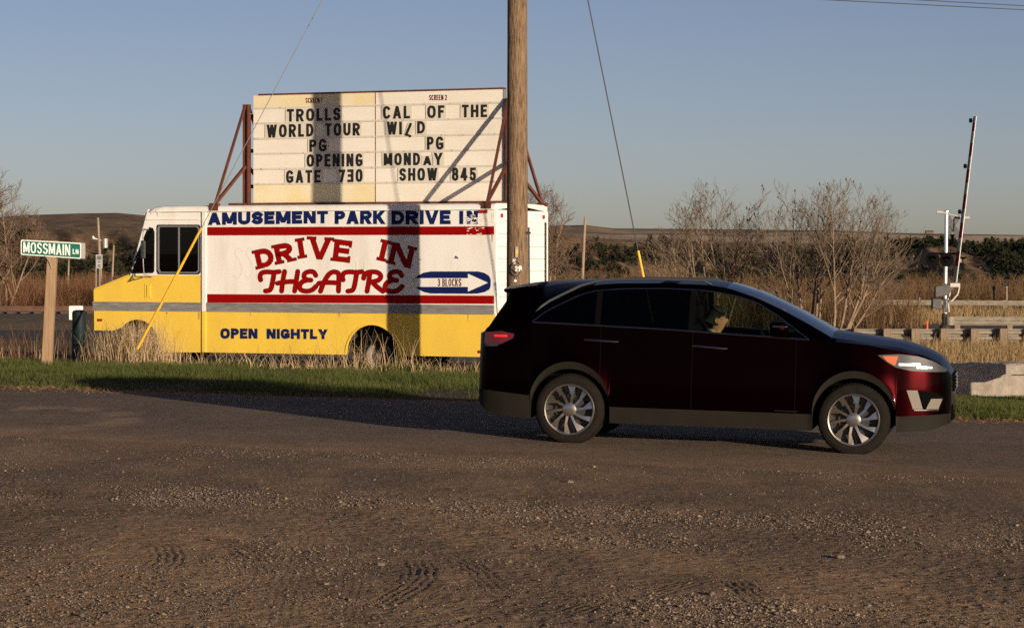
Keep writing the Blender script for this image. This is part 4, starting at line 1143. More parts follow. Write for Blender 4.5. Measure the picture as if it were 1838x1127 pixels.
b = MB(); b.box((uR - .02, -.1, zb_), (uR, .004, zt_ - .02)); b.build('end_trim', MT['alu'], sign)
WORDS = [('TROLLS', (515.8, 196.4, 219.2), (611.6, 193.9, 216.4)), ('WORLD', (479.2, 224.5, 247.8), (563.3, 222, 245.4)), ('TOUR', (584, 222, 244.6), (646.8, 221, 243.6)),
         ('PG', (555.9, 251, 273.2), (586.7, 249.8, 272.2)), ('OPENING', (551, 277.4, 300), (651.5, 275.8, 299)), ('GATE', (514.1, 306.2, 329), (576, 305.4, 328.2)), ('7*0', (608.5, 305, 327.8), (651.5, 303.6, 326.8)),
         ('CAL', (688, 191, 214), (736.6, 190.6, 213)), ('OF', (767.5, 190, 212.6), (798.4, 189.5, 212.2)), ('THE', (829.7, 188.5, 211.3), (875, 188, 210.7)), ('WI', (695, 218.8, 242.4), (722, 218.8, 242)),
         ('D', (749.4, 218, 240.2), (763.5, 217.8, 240)), ('PG', (766.9, 245.8, 269.2), (796.7, 245.4, 269)), ('MOND', (689.4, 275.6, 297.2), (754.7, 274.6, 297)), ('A', (760, 280.6, 297), (775, 280.6, 297)),
         ('Y', (779, 274.6, 296.6), (795.3, 274.6, 296.6)), ('SHOW', (717.5, 302.2, 325.2), (785.6, 301.6, 324.4)), ('845', (811.8, 301.2, 324.8), (855.2, 301.2, 324.8))]
for w, l, r in WORDS:
    ti = Ink(sf, .0105); tx = Ink(sf, .0135)
    ti.poly([(l[0] - 3, l[1] - 1), (r[0] + 3, r[1] - 1), (r[0] + 3, r[2] + 1.2), (l[0] - 3, l[2] + 1.2)])
    tx.text(w, l, r, 2.35, gap=.28)
    tx.build('lettering', MT['ink'], ti.build('letter_tile', MT['tile'], sign))
ti = Ink(sf, .0108); tx = Ink(sf, .0138)
tx.ribbon([(738.0, 222.5), (729.3, 243)], 2.3, ext=1.2); tx.ribbon([(729.6, 241.6), (737.5, 245)], 1.9, ext=1.2)
ti.poly([(733, 221), (746, 226), (738, 247), (726, 243)])
tx.build('lettering', MT['ink'], ti.build('letter_tile', MT['tile'], sign))
tx = Ink(sf, .004)
tx.text('SCREEN 1', (548.8, 176.2, 185.4), (578.6, 175.8, 185), .62, gap=.2, serif=.7); tx.text('SCREEN 2', (770.7, 170.9, 180.5), (802.6, 170.6, 180.3), .62, gap=.2, serif=.7)
tx.build('headings', MT['maroon_ink'], sign)
dn_ = Ink(sf, .0165); dn_.poly([(530 + 2.6 * math.cos(k), 207.5 + 3 * math.sin(k)) for k in range(6)]); dn_.build('dent', MT['track'], sign)
pL, pR = SS(443, 300)[0], uR - .12
zp = SS(443, 188)[2]; zm = SS(443, 300)[2]
for up in (pL, pR):
    b = MB(); b.box((up - .055, -.06, .0), (up - .035, .06, zp)); b.box((up + .035, -.06, .0), (up + .055, .06, zp)); b.box((up - .035, -.012, 0), (up + .035, .012, zp))
    b.build('post', MT['steel'], sign)
fL, fR = TS(384, 364)[0], TS(873, 364)[0]
ft_y, bk_y = SO - .05, -(TW - SO) + .08
for up, uf in ((pL, fL), (pR, fR)):
    for yy in (ft_y, bk_y):
        uf2 = uf if yy > 0 else uf - .1
        for zt__ in (zp - .03, zm):
            b = MB(); s = 1 if yy > 0 else -1
            b.beam((uf2, yy, .04), (up, s * .07, zt__), .05 if zt__ == zm else .042); b.build('brace', MT['steel'], sign)
    b = MB(); b.box((uf - .09, ft_y - .02, -.085), (uf + .09, ft_y + .072, .05)); b.build('foot_bracket', MT['steel'], sign)
    b = MB(); b.box((uf - .19, bk_y - .05, .0), (uf - .01, bk_y + .05, .06)); b.build('foot_bracket', MT['steel'], sign)
b = MB(); b.box((pR - .3, -.06, .0), (pL + .35, .06, zb_ - .002 if zb_ > .03 else .03)); b.build('base_beam', MT['steel'], sign)
for z in (.35, 1.0, 1.65):
    b = MB(); b.box((pR, -.20, z), (pL, -.13, z + .07)); b.build('back_rail', MT['steel'], sign)
b = MB(); b.box((uL, -.03, SS(443, 206)[2]), (pL, .0, SS(443, 206)[2] + .02)); b.build('side_tie', MT['alu'], sign)

# ------------------------------------------------------------------ utility pole and its guy wires
PX, PY = .085, 40.3
pole = thing('utility_pole', 'tall weathered brown wooden utility pole standing before the van\'s rear end', 'utility pole', (PX, PY, gz(PX, PY)))
b = MB(); rp = random.Random(3); prof = []
for k in range(27):
    z = -.2 + k * .5; prof.append((.178 - .0035 * z + rp.uniform(-.0015, .0015), z))
b.lathe(prof + [(.001, prof[-1][1] + .02)], Matrix.Identity(4), 40); b.build('shaft', MT['wood_pole'], pole, smooth=True, angle=60)
def on_pole(px, py, d=.006, r=None):
    z = zt(py, PY - .17) - gz(PX, PY); x = (px - CX) / F * (PY - .17) - PX
    r = (.178 - .0035 * z) + d
    x = max(-r * .98, min(r * .98, x)); return (x, -math.sqrt(r * r - x * x), z)
b = MB(); b.box((-.032, -.186, zt(462, PY) - gz(PX, PY)), (.012, -.172, zt(443, PY) - gz(PX, PY))); tg = b.build('number_tag', MT['alu'], pole)
b = MB(); b.box((-.028, -.188, zt(456, PY)), (.008, -.1862, zt(449, PY))); b.v = [(x, y, z - gz(PX, PY)) for x, y, z in b.v]; b.build('sticker', MT['sticker'], tg)
ik = Ink(lambda x, y, d: on_pole(x, y, d), .006)
ik.text('5', (919.5, 465, 474), (926, 465, 474), 1.0); ik.text('29', (924, 477.5, 487), (936, 477.5, 487), 1.0); ik.text('5', (950.5, 475, 484), (955, 475, 484), .9) if False else None
ik.poly([(925 + 2.6 * math.cos(k * .6), 504 + 2.6 * math.sin(k * .6)) for k in range(10)])
ik.build('pole_numbers', MT['sign_white'], pole)
b = MB(); b.tube([(.185, -.02, zt(415, PY)), (.19, -.03, 1.6), (.19, -.03, -.05)], .016, 6); b.box((.13, -.12, zt(426, PY)), (.22, .0, zt(423, PY))); b.build('conduit', MT['under'], pole)
b = MB(); pts = [on_pole(926 + 9 * math.cos(a), 483 + 13 * math.sin(a), .012) for a in [2 * math.pi * k / 16 for k in range(15)]]; b.tube(pts, .008, 5); b.tube([on_pole(912, 486, .015), on_pole(920, 483, .02), on_pole(928, 490, .015)], .012, 5); b.build('wire_loop', MT['wire_dark'], pole, smooth=True)
def guy(p_top, foot_px, foot_py, foot_Y, top_px, top_py, label, t0=.004, wire=('wire', .0065)):
    g = thing('guy_wire', label, 'guy wire', (at(foot_px, foot_Y), foot_Y, gz(at(foot_px, foot_Y), foot_Y)), 0, 'guy wires of the utility pole')
    a = Vector((0, 0, -.05)); top = Vector(p_top) - Vector(g.location); d = top - a
    # guard ends where the sight line through (top_px, top_py) passes closest
    best = min((abs((HY - (a + d * t + Vector(g.location)).z * 0) * 0 + (F * (HC - (a + d * t + Vector(g.location)).z) / (a + d * t + Vector(g.location)).y + HY - top_py)), t) for t in [i / 400 for i in range(400)])[1]
    b = MB(); b.tube([a, top], wire[1], 6); b.build('cable', MT[wire[0]], g)
    b = MB(); b.tube([a + d * t0, a + d * best], [.024, .021], 10); b.build('guard', MT['yellow_plastic'], g, smooth=True)
    return g
ptop = (PX, PY - .1, 11.95)
guy(ptop, 226, 620, 41.3, 338, 408, 'guy wire with yellow guard slanting across the van\'s cab', .030)
guy((PX, PY, 11.72), 1193, 640, 39.0, 1156, 450, 'guy wire with yellow guard coming down behind the dark car', .004, ('wire_dark', .0095))
# overhead lines passing out at the upper right
for (dz, lab) in ((0, 'upper of the two overhead lines crossing the top right sky'), (-.10, 'lower of the two overhead lines crossing the top right sky')):
    a, c = Vector((.1, 40.3, 11.2 + dz * 1.5)), Vector((70, 118, 8.6 + dz * 3))
    p1 = Vector((at(1620, 55), 55, zt(-1, 55) + dz)); p2 = Vector((at(1838, 62), 62, zt(11, 62) + dz))
    dd = (p2 - p1)
    b = MB(); b.tube([p1 - dd * 3, p1 - dd, p1, p2, p2 + dd * 2, p2 + dd * 6], .010, 5)
    tag(b.build('overhead_line', MT['wire_dark']), lab, 'power line', 'overhead lines')

# ------------------------------------------------------------------ street name sign, pedestal, small signs at the left
SY = 42.0
sx = at(88, SY)
ss_ = thing('street_sign', 'green street name sign on a square wooden post in the grass at left', 'street sign', (sx, SY, gz(sx, SY)))
bz = gz(sx, SY)
b = MB(); v0 = [(-.085, -.07), (.085, -.07), (.085, .07), (-.085, .07)]
hh = zt(432, SY) - bz
b.add([(x - .04, y, -.1) for x, y in v0] + [(x * .92 + .07, y, hh) for x, y in v0], [(0, 3, 2, 1), (4, 5, 6, 7), (0, 1, 5, 4), (1, 2, 6, 5), (2, 3, 7, 6), (3, 0, 4, 7)])
b.build('post', MT['wood_post'], ss_, bevel=.008)
def BF(Y, dx=0): return lambda x, y, d: (at(x + dx, Y) - sx, Y - SY - d, zt(y, Y) - bz)
def rrect(x0, y0a, y0b, x1, y1a, y1b, r=3.0):
    """rounded board outline: left edge rows y0a..y0b, right edge rows y1a..y1b"""
    out = []
    for cx_, cy_, a0 in ((x0 + r, y0a + r, 180), (x1 - r, y1a + r, 270), (x1 - r, y1b - r, 0), (x0 + r, y0b - r, 90)):
        for k in range(5): out.append((cx_ + r * math.cos(R(a0 + 22.5 * k)), cy_ + r * math.sin(R(a0 + 22.5 * k))))
    return out
for dy, dx, px0 in ((-.085, 0, 0), (.085, 7.5, 1)):
    f_ = BF(SY + dy, dx)
    b = MB(); b.prism(rrect(37.3, 430.6, 457.5, 145.6, 436.2, 464.6), f_, -.003, 0.0)
    bd = b.build('name_board', MT['sign_grey'] if px0 else MT['sign_white'], ss_)
    if not px0:
        ik = Ink(f_, .001); ik.poly(rrect(39, 432.3, 455.8, 143.9, 437.9, 462.9, 2.4)); ik.build('green_field', MT['sign_green'], bd)
        ik = Ink(f_, .004); ik.text('MOSSMAIN', (41.9, 434.2, 453.2), (126, 439.3, 459.0), 1.25, gap=.18); ik.text('LN', (130.6, 447, 455.8), (141, 447.6, 456.2), .75, gap=.25); ik.build('lettering', MT['sign_white'], bd)
b = MB(); b.tube([(-.05, -.10, zt(459, SY) - bz), (.02, -.095, zt(470, SY) - bz), (.06, -.08, zt(484, SY) - bz)], .006, 5); b.build('wire_tie', MT['alu'], ss_)

px_, py_ = at(142, 44), 44.0
pd = thing('cable_pedestal', 'dark teal round-topped cable pedestal in the weeds before the van\'s nose', 'utility pedestal', (px_, py_, gz(px_, py_)))
h_ = zt(556, 44) - gz(px_, py_)
b = MB(); b.lathe([(.135, -.05), (.128, .2), (.118, h_ - .16)], Matrix.Identity(4), 24); b.build('base', MT['pedestal'], pd, smooth=True, angle=50)
b = MB(); b.lathe([(.122, h_ - .17), (.124, h_ - .06), (.11, h_ - .02), (.07, h_ - .004), (.001, h_)], Matrix.Identity(4), 24); b.build('cover', MT['pedestal'], pd, smooth=True, angle=50)
b = MB(); b.box((-.03, -.133, .3), (.03, -.12, .33)); b.build('latch', MT['black'], pd)
WY = 44.75
wx = at(137, WY); wz = gz(wx, WY)
ws = thing('notice_sign', 'small white notice board behind the dark teal pedestal', 'sign', (wx, WY, wz))
f_ = lambda x, y, d: (at(x, WY) - wx, -d, zt(y, WY) - wz)
b = MB(); b.prism(rrect(124, 549, 574, 149, 549, 574, 1.6), f_, -.006, 0); bd = b.build('board', MT['sign_white'], ws)
ik = Ink(f_, .002)
for y, x0, x1 in ((554, 134, 138), (559, 128, 131), (564, 129, 132), (568.5, 128, 132)): ik.ribbon([(x0, y), (x1, y)], .5)
ik.build('print', MT['sign_grey'], bd)
b = MB(); b.box((-.02, .008, -.1), (.02, .03, zt(552, WY) - wz)); b.build('post', MT['sign_grey'], ws)
gx_ = at(178, 112); gz_ = gz(gx_, 112)
gs = thing('road_notice', 'grey rectangular road notice on two legs in the red brown brush', 'sign', (gx_, 112, gz_))
f_ = lambda x, y, d: (at(x, 112) - gx_, -d, zt(y, 112) - gz_)
b = MB(); b.prism(rrect(172, 457, 482, 184, 457, 482, .6), f_, -.01, 0); bd = b.build('board', MT['sign_grey'], gs)
ik = Ink(f_, .004)
for y in (460.5, 463, 465.5): ik.ribbon([(174, y), (182, y)], .7)
for y in (470, 476, 478.5): ik.ribbon([(175.5, y), (180.5, y)], .6)
ik.build('print', MT['dark_metal'], bd)
for x in (172.5, 179):
    b = MB(); X0 = at(x, 112) - gx_; b.box((X0 - .03, .012, -.2), (X0 + .03, .06, zt(480, 112) - gz_)); b.build('leg', MT['galv'], gs)

# far poles
def far_pole(px, top, Y, r, lean, label, extra=None):
    X = at(px, Y); z0 = gz(X, Y); h = zt(top, Y) - z0
    p = thing('far_pole', label, 'utility pole', (X, Y, z0), 0, 'distant utility poles')
    b = MB(); b.tube([(-lean * .2, 0, -.3), (lean * .4, 0, h * .5), (lean, 0, h)], [r * 1.15, r, r * .8], 8); b.build('shaft', MT['pole_far'], p, smooth=True)
    if extra: extra(p, h, lean, r)
    return p
def xf(p, h, lean, r):
    b = MB(); b.lathe([(.001, 0), (.3, 0), (.3, 1.1), (.001, 1.15)], Matrix.Translation((.55, -.05, h - 3.6)), 12); b.build('transformer', MT['sign_grey'], p)
    b = MB(); b.beam((-.9, 0, h - 2.4), (0, 0, h - 2.7), .1); b.lathe([(.001, 0), (.14, 0), (.1, .3), (.001, .35)], Matrix.Translation((-.9, 0, h - 2.5)), 8); b.build('lamp_arm', MT['sign_white'], p)
far_pole(181, 391, 300, .17, -.35, 'distant wooden pole with transformer box behind the grey road notice', xf)
far_pole(201, 440, 330, .13, .25, 'thin short distant pole right of the pole with the transformer')
far_pole(122, 466, 280, .10, .1, 'thin distant pole seen below the green street sign')
far_pole(1045, 390, 290, .17, .35, 'distant wooden pole alone to the right of the van\'s rear')
for px, y0, lab in ((1808, 540, 'left of two thin dark marker posts in the willow brush'), (1815, 538, 'right of two thin dark marker posts in the willow brush')):
    pass

# railway line
def rail_prof(name, Y, label):
    b = MB(); zb = .30
    pts = [(-.07, 0), (.07, 0), (.07, .02), (.015, .035), (.015, .13), (.036, .14), (.036, .18), (-.036, .18), (-.036, .14), (-.015, .13), (-.015, .035), (-.07, .02)]
    n = len(pts); V, Fc = [], []
    Xs = [-60, -40, -25, -15, -8, -3, 2]
    for X in Xs:
        for y, z in pts: V.append((X, Y + y, gz(X, Y) + .06 + z * 1.25))
    for i in range(len(Xs) - 1):
        for k in range(n): Fc.append((i * n + k, i * n + (k + 1) % n, (i + 1) * n + (k + 1) % n, (i + 1) * n + k))
    b.add(V, Fc); o = b.build(name, MT['rust'], None); return tag(o, label, 'rail', 'rails of the track')
rail_prof('railway_rail', 104.2, 'nearer rusty rail of the railway track at left')
rail_prof('railway_rail', 105.7, 'farther rusty rail of the railway track at left')
Xs = np.arange(-40, 2, .55)
for i, X in enumerate(Xs[::1]):
    if at(-30, 104) < X < at(300, 104):
        b = MB(); b.box((-.12, -1.3, -.10), (.12, 1.3, .055)); o = b.build('railway_tie', MT['tie'], None); o.location = (X, 104.95, gz(X, 104.95) + .02)
        tag(o, 'dark old timber tie under the rusty rails at left', 'railway tie', 'ties of the railway track')

# guard rails
def guard_rail(name, px0, X1, Y, top_py, nposts, label, mat_post, post_px=None, slope=0.0, front=False):
    X0 = at(px0, Y); zt0 = zt(top_py, Y)
    g = thing(name, label, 'guard rail', (X0, Y, gz(X0, Y))); z0 = gz(X0, Y)
    sec = [(0, 0), (.0, -.02), (-.075, -.05), (-.085, -.085), (-.075, -.115), (-.01, -.14), (-.01, -.165), (-.075, -.19), (-.085, -.22), (-.075, -.255), (0, -.285), (0, -.305)]
    V, Fc = [], []; n = len(sec); Xs = np.linspace(0, X1 - X0, 30)
    for X in Xs:
        for y, z in sec: V.append((X, y, zt0 - z0 + z + slope * X))
        for y, z in reversed(sec): V.append((X, y + .006, zt0 - z0 + z + slope * X))
    m = 2 * n
    for i in range(len(Xs) - 1):
        for k in range(m): Fc.append((i * m + k, i * m + (k + 1) % m, (i + 1) * m + (k + 1) % m, (i + 1) * m + k))
    b = MB(); b.add(V, Fc); b.build('rail_beam', MT['galv'], g, smooth=True, angle=60)
    ps = [at(p, Y) - X0 for p in post_px] if post_px else np.linspace(.3, X1 - X0 - .2, nposts)
    for X in ps:
        b = MB(); b.box((X - .10, -.31 if front else .012, gz(X0 + X, Y) - z0 - .2), (X + .10, -.09 if front else .22, zt0 - z0 + .02 + slope * X)); b.build('post', mat_post, g, bevel=.01)
    return g, zt0 - z0
guard_rail('guard_rail', 1430, at(2150, 60), 60, 590.5, 0, 'low guard rail with wooden posts across the dry field grass', MT['wood_grey'], [1440, 1490, 1537, 1590, 1640, 1692, 1746, 1798, 1851, 1905, 1960, 2015, 2070, 2120], front=True)
g2, zz = guard_rail('guard_rail', 1704, at(2200, 92), 92, 568.5, 6, 'upper guard rail with rounded end beginning beside the crossing mast', MT['wood_grey'], slope=-.004)
b = MB(); b.lathe([(.001, -.31), (.05, -.31), (.16, -.30), (.16, -.0), (.05, .01), (.001, .01)], Matrix.Translation((.0, -.04, zz)), 16); b.build('end_cap', MT['galv'], g2, smooth=True, angle=50)
guard_rail('guard_rail', 1290, at(2250, 150), 150, 536.5, 16, 'far guard rail along the road beyond the crossing', MT['wood_grey'], slope=-.006)

# railway crossing mast with raised gate
CY_ = 101.0
cx0 = at(1699, CY_); cz0 = gz(cx0, CY_)
cs = thing('crossing_signal', 'silver railway crossing mast with its red and white gate raised', 'crossing signal', (cx0, CY_, cz0))
def CP(px, py, d=0.0): return Vector((at(px, CY_) - cx0, -d, zt(py, CY_) - cz0))
b = MB(); b.tube([CP(1696, 588), CP(1699, 381)], .075, 14); b.build('mast', MT['mast'], cs, smooth=True)
b = MB(); b.lathe([(.001, 0), (.09, 0), (.09, .05), (.04, .1), (.001, .11)], Matrix.Translation(CP(1699, 381)), 12); b.build('mast_cap', MT['mast'], cs)
b = MB(); b.lathe([(.22, 0), (.22, .1), (.12, .18), (.12, .6), (.08, .62)], Matrix.Translation(CP(1696, 590)), 12); b.build('base', MT['under'], cs)
# crossbuck from behind
b = MB()
for p, q in (((1702, 390), (1722, 424)), ((1721, 388), (1702, 421))):
    a, c = CP(*p, -.12 if p[0] < 1710 else -.15), CP(*q, -.12 if p[0] < 1710 else -.15); b.beam(a, c, .02, .22, up=(0, 1, 0)) if False else b.beam(a, c, .22, .02, up=(0, 1, 0))
b.build('crossbuck', MT['case'], cs)
b = MB(); a = CP(1702, 432, -.12); c = CP(1717, 440, -.12); b.box((a.x, a.y, c.z), (c.x, a.y + .02, a.z)); a = CP(1707, 421, -.12); c = CP(1713, 440, -.12); b.box((a.x, a.y - .022, c.z), (c.x, a.y - .002, a.z)); b.build('track_plate', MT['dark_metal'], cs)
b = MB(); b.tube([CP(1688, 381, .05), CP(1699, 384, .05), CP(1722, 389, .05), CP(1734, 391, .05)], .035, 8); b.build('cross_arm', MT['mast'], cs, smooth=True)
for px, py in ((1686, 381), (1735, 391)):
    b = MB(); c = CP(px, py, .05); b.lathe([(.001, -.12), (.06, -.12), (.07, .1), (.001, .12)], Matrix.Translation(c) @ Matrix.Rotation(R(90), 4, 'Y'), 10); b.build('side_lamp', MT['case_light'], cs)
b = MB(); b.tube([CP(1668, 455, .0), CP(1726, 455, .0)], .04, 8); b.build('lamp_bar', MT['dark_metal'], cs)
for px, py, yaw in ((1671.5, 465, 0), (1697, 466, 0), (1722, 467, 70)):
    c = CP(px, py, .30 if yaw == 0 else .05)
    Mx = Matrix.Translation(c) @ Matrix.Rotation(R(yaw), 4, 'Z') @ Matrix.Rotation(R(90), 4, 'X')
    b = MB(); b.lathe([(.001, -.02), (.285, -.02), (.285, .0), (.10, .01), (.001, .012)], Mx, 28); w = b.build('backing_disc', MT['dark_metal'], cs, smooth=True, angle=40)
    b = MB(); b.lathe([(.11, .0), (.11, .05), (.001, .075)], Mx, 20); b.build('lens', MT['dark_metal'] if yaw == 0 else MT['case_light'], w, smooth=True)
    b = MB()
    V, Fc = [], []
    for k in range(13):
        t = R(-15 + k * 210 / 12)
        for r_, h_2 in ((.13, .01), (.125, .30 * max(.15, math.sin(max(0.0, min(math.pi, t + .26))))) ): V.append(Mx @ Vector((r_ * math.cos(t), r_ * math.sin(t), h_2)))
    for k in range(12): Fc.append((2 * k, 2 * k + 1, 2 * k + 3, 2 * k + 2))
    b.add(V, Fc); b.build('visor', MT['dark_metal'], w)
    b = MB(); b.lathe([(.15, -.02), (.13, -.16), (.001, -.2)], Mx, 16); b.build('lamp_housing', MT['case'] if yaw == 0 else MT['mast'], w, smooth=True)
# mechanism
b = MB()
b.prism([(1676, 514), (1696, 511), (1709, 512), (1709, 518), (1697, 530), (1676, 533)], lambda x, y, d: tuple(CP(x, y, d)), .10, .42); b.build('gate_mechanism', MT['case'], cs, bevel=.02)
b = MB(); b.prism([(1671, 536), (1687, 536), (1687, 555), (1671, 553)], lambda x, y, d: tuple(CP(x, y, d)), .02, .38); b.build('motor_case', MT['case'], cs, bevel=.03)
b = MB(); b.prism([(1702, 508), (1720, 508), (1720, 515), (1702, 515)], lambda x, y, d: tuple(CP(x, y, d)), .06, .44); b.build('arm_socket', MT['case_light'], cs, bevel=.01)
b = MB(); b.beam(CP(1719, 515, .4), CP(1716, 528, .4), .08, .05); b.beam(CP(1716, 528, .4), CP(1704, 541, .4), .08, .05); b.beam(CP(1704, 541, .4), CP(1697, 545, .3), .08, .05); b.beam(CP(1706, 515, .1), CP(1703, 535, .1), .07, .05); b.beam(CP(1700, 535, .2), CP(1702, 560, .2), .07, .05); b.build('counterweight_arm', MT['case_light'], cs)
b = MB()
a0, a1 = Vector((1711.5, 507)), Vector((1747.5, 210)); cuts = [0, .10, .19, .27, .36, .44, .53, .60, .68, .76, .84, .91, .96, 1.0]
A0, A1 = CP(1711.5, 507, .25), CP(1747.5, 210, .25)
for k in range(len(cuts) - 1):
    b.beam(A0.lerp(A1, cuts[k]), A0.lerp(A1, cuts[k + 1]), .17 - .05 * cuts[k], .035, mi=k % 2, up=(-.87, -.50, 0))
ga = b.build('gate_arm', [MT['arm_white_shaded'], MT['arm_red']], cs)
b = MB(); o_ = Vector((.055, -.085, 0)); b.beam(A0 + o_, A1 + Vector((.045, -.065, 0)), .025, .045, up=(.5, -.85, 0)); b.build('arm_lit_edge', MT['sign_white'], ga)  # brighter strip paints the sunlight along the right edge of the arm
for t in (.975, .70, .425):
    b = MB(); c = A0.lerp(A1, t) + Vector((-.14, 0, 0)); b.lathe([(.001, -.08), (.06, -.08), (.075, .0), (.06, .09), (.001, .1)], Matrix.Translation(c), 12); b.build('arm_lamp', MT['dark_metal'], ga, smooth=True)
# orange marker and small post beyond
for px, y0, y1, Y, m_, lab, nm in ((1664, 574, 580, 100, 'lens_orange', 'small orange marker peg on the gravel left of the crossing mast', 'marker_peg'), (1650, 533, 543, 148, 'pole_far', 'short pale delineator post on the far guard rail', 'delineator_post'), (1784, 512, 541, 152, 'dark_metal', 'dark slender signal post beyond the far guard rail', 'signal_post'), (1807, 513, 541, 153, 'pole_far', 'thin pale post beside the dark slender signal post', 'marker_post')):
    X = at(px, Y); z0 = gz(X, Y); h_ = max(.3, zt(y0, Y) - z0)
    t_ = thing(nm, lab, 'post', (X, Y, z0)); b = MB(); b.lathe([(.05, -.1), (.045, h_ - .05), (.001, h_)], Matrix.Identity(4), 8); b.build('shaft', MT[m_], t_)
    b = MB(); b.box((-.09, -.08, h_ - .30), (.09, .05, h_ - .06)) if nm == 'signal_post' else b.box((-.055, -.055, h_ - .12), (.055, .055, h_ - .06)); b.build('head', MT[m_], t_)

# concrete block and the mailbox that shades it
ca = R(-13.8)
cxa, cya = at(1690, 35.9), 35.9
blk = thing('concrete_barrier', 'long weathered concrete barrier block beside the verge at right', 'barrier', (cxa, cya, gz(cxa, cya)), ca)
b = MB(); rp = random.Random(8)
zc_ = zt(653, 35.9) - gz(cxa, cya)
prof = [(-.02, -.2), (-.02, zc_ - .03), (.02, zc_), (.42, zc_), (.46, zc_ - .03), (.46, -.2)]
V, Fc = [], []; n = len(prof); Xs = np.linspace(-.5, 6, 60)
for X in Xs:
    for y, z in prof: V.append((X + 0, y + rp.uniform(-.006, .006), z + .020 * X + rp.uniform(-.012, .012)))
for i in range(len(Xs) - 1):
    for k in range(n): Fc.append((i * n + k, i * n + (k + 1) % n, (i + 1) * n + (k + 1) % n, (i + 1) * n + k))
Fc += [tuple(range(n)), tuple((len(Xs) - 1) * n + k for k in range(n))]
b.add(V, Fc); b.build('block', MT['concrete'], blk)
b = MB(); b.beam((1.0, -.025, .30), (6, -.025, .42), .012, .012); b.build('cast_seam', MT['under'], blk)
mxp = Vector((6.72, 35.2, 0)) + Vector((.574, -.819, 0)) * 1.75 + Vector((.12, 0, 0))
mb_ = thing('mailbox', 'dark roadside mailbox on a thick wooden post just off the verge', 'mailbox', (mxp.x, mxp.y, gz(mxp.x, mxp.y)), R(15))
b = MB(); b.box((-.08, -.08, -.2), (.08, .08, .62)); b.build('post', MT['wood_grey'], mb_, bevel=.01)
b = MB()
pr = [(-.26, .36), (.24, .36), (.26, .60), (.22, .66), (-.30, .66), (-.40, .60), (-.40, .55)]
b.prism([(-.46, .86), (-.14, .60), (.33, .57), (.37, .86), (-.2, .90)], lambda x, z, d: (x, d, z), -.22, .22); b.build('box', MT['case'], mb_, bevel=.02)
b = MB(); b.box((.375, -.18, .62), (.385, .18, .82)); b.build('door', MT['case'], mb_)

# farmstead on the plateau
fb = -1; fbx = (1668 - CX) / F; fY = 1690; fz = float(hill_z(np.array(fbx), np.array(float(fY))))
fm = thing('barn', 'tiny dark barn on the skyline of the plateau left of the gate arm', 'barn', (fbx * fY, fY, fz))
b = MB(); b.box((-2.4, -2, -1), (2.4, 2, 1.2)); b.build('wall', MT['building'], fm)
b = MB(); b.prism([(-2.3, 1.2), (2.3, 1.2), (0, 2.4)], lambda y, z, d: (d, y, z), -2.7, 2.7); b.build('roof', MT['roof'], fm)

# ------------------------------------------------------------------ bare trees
def seg_tubes(segs, n):
    """segs: list of (p0, p1, r0, r1) -> arrays of open frustums"""
    A = np.array([s[0] for s in segs]); B = np.array([s[1] for s in segs]); r0 = np.array([s[2] for s in segs]); r1 = np.array([s[3] for s in segs])
    D = B - A; D /= np.linalg.norm(D, axis=1)[:, None] + 1e-9
    ref = np.where(np.abs(D[:, 2:3]) > .9, np.array([[1., 0, 0]]), np.array([[0, 0, 1.]]))
    X = np.cross(D, ref); X /= np.linalg.norm(X, axis=1)[:, None]; Yv = np.cross(D, X)
    V = []
    for P, r in ((A, r0), (B, r1)):
        for k in range(n):
            a = 2 * math.pi * k / n
            V.append(P + (X * math.cos(a) + Yv * math.sin(a)) * r[:, None])
    V = np.stack(V, 1).reshape(-1, 3); m = len(segs); base = np.arange(m) * 2 * n
    Fc = np.concatenate([np.stack([base + k, base + (k + 1) % n, base + n + (k + 1) % n, base + n + k], 1) for k in range(n)])
    return V, Fc
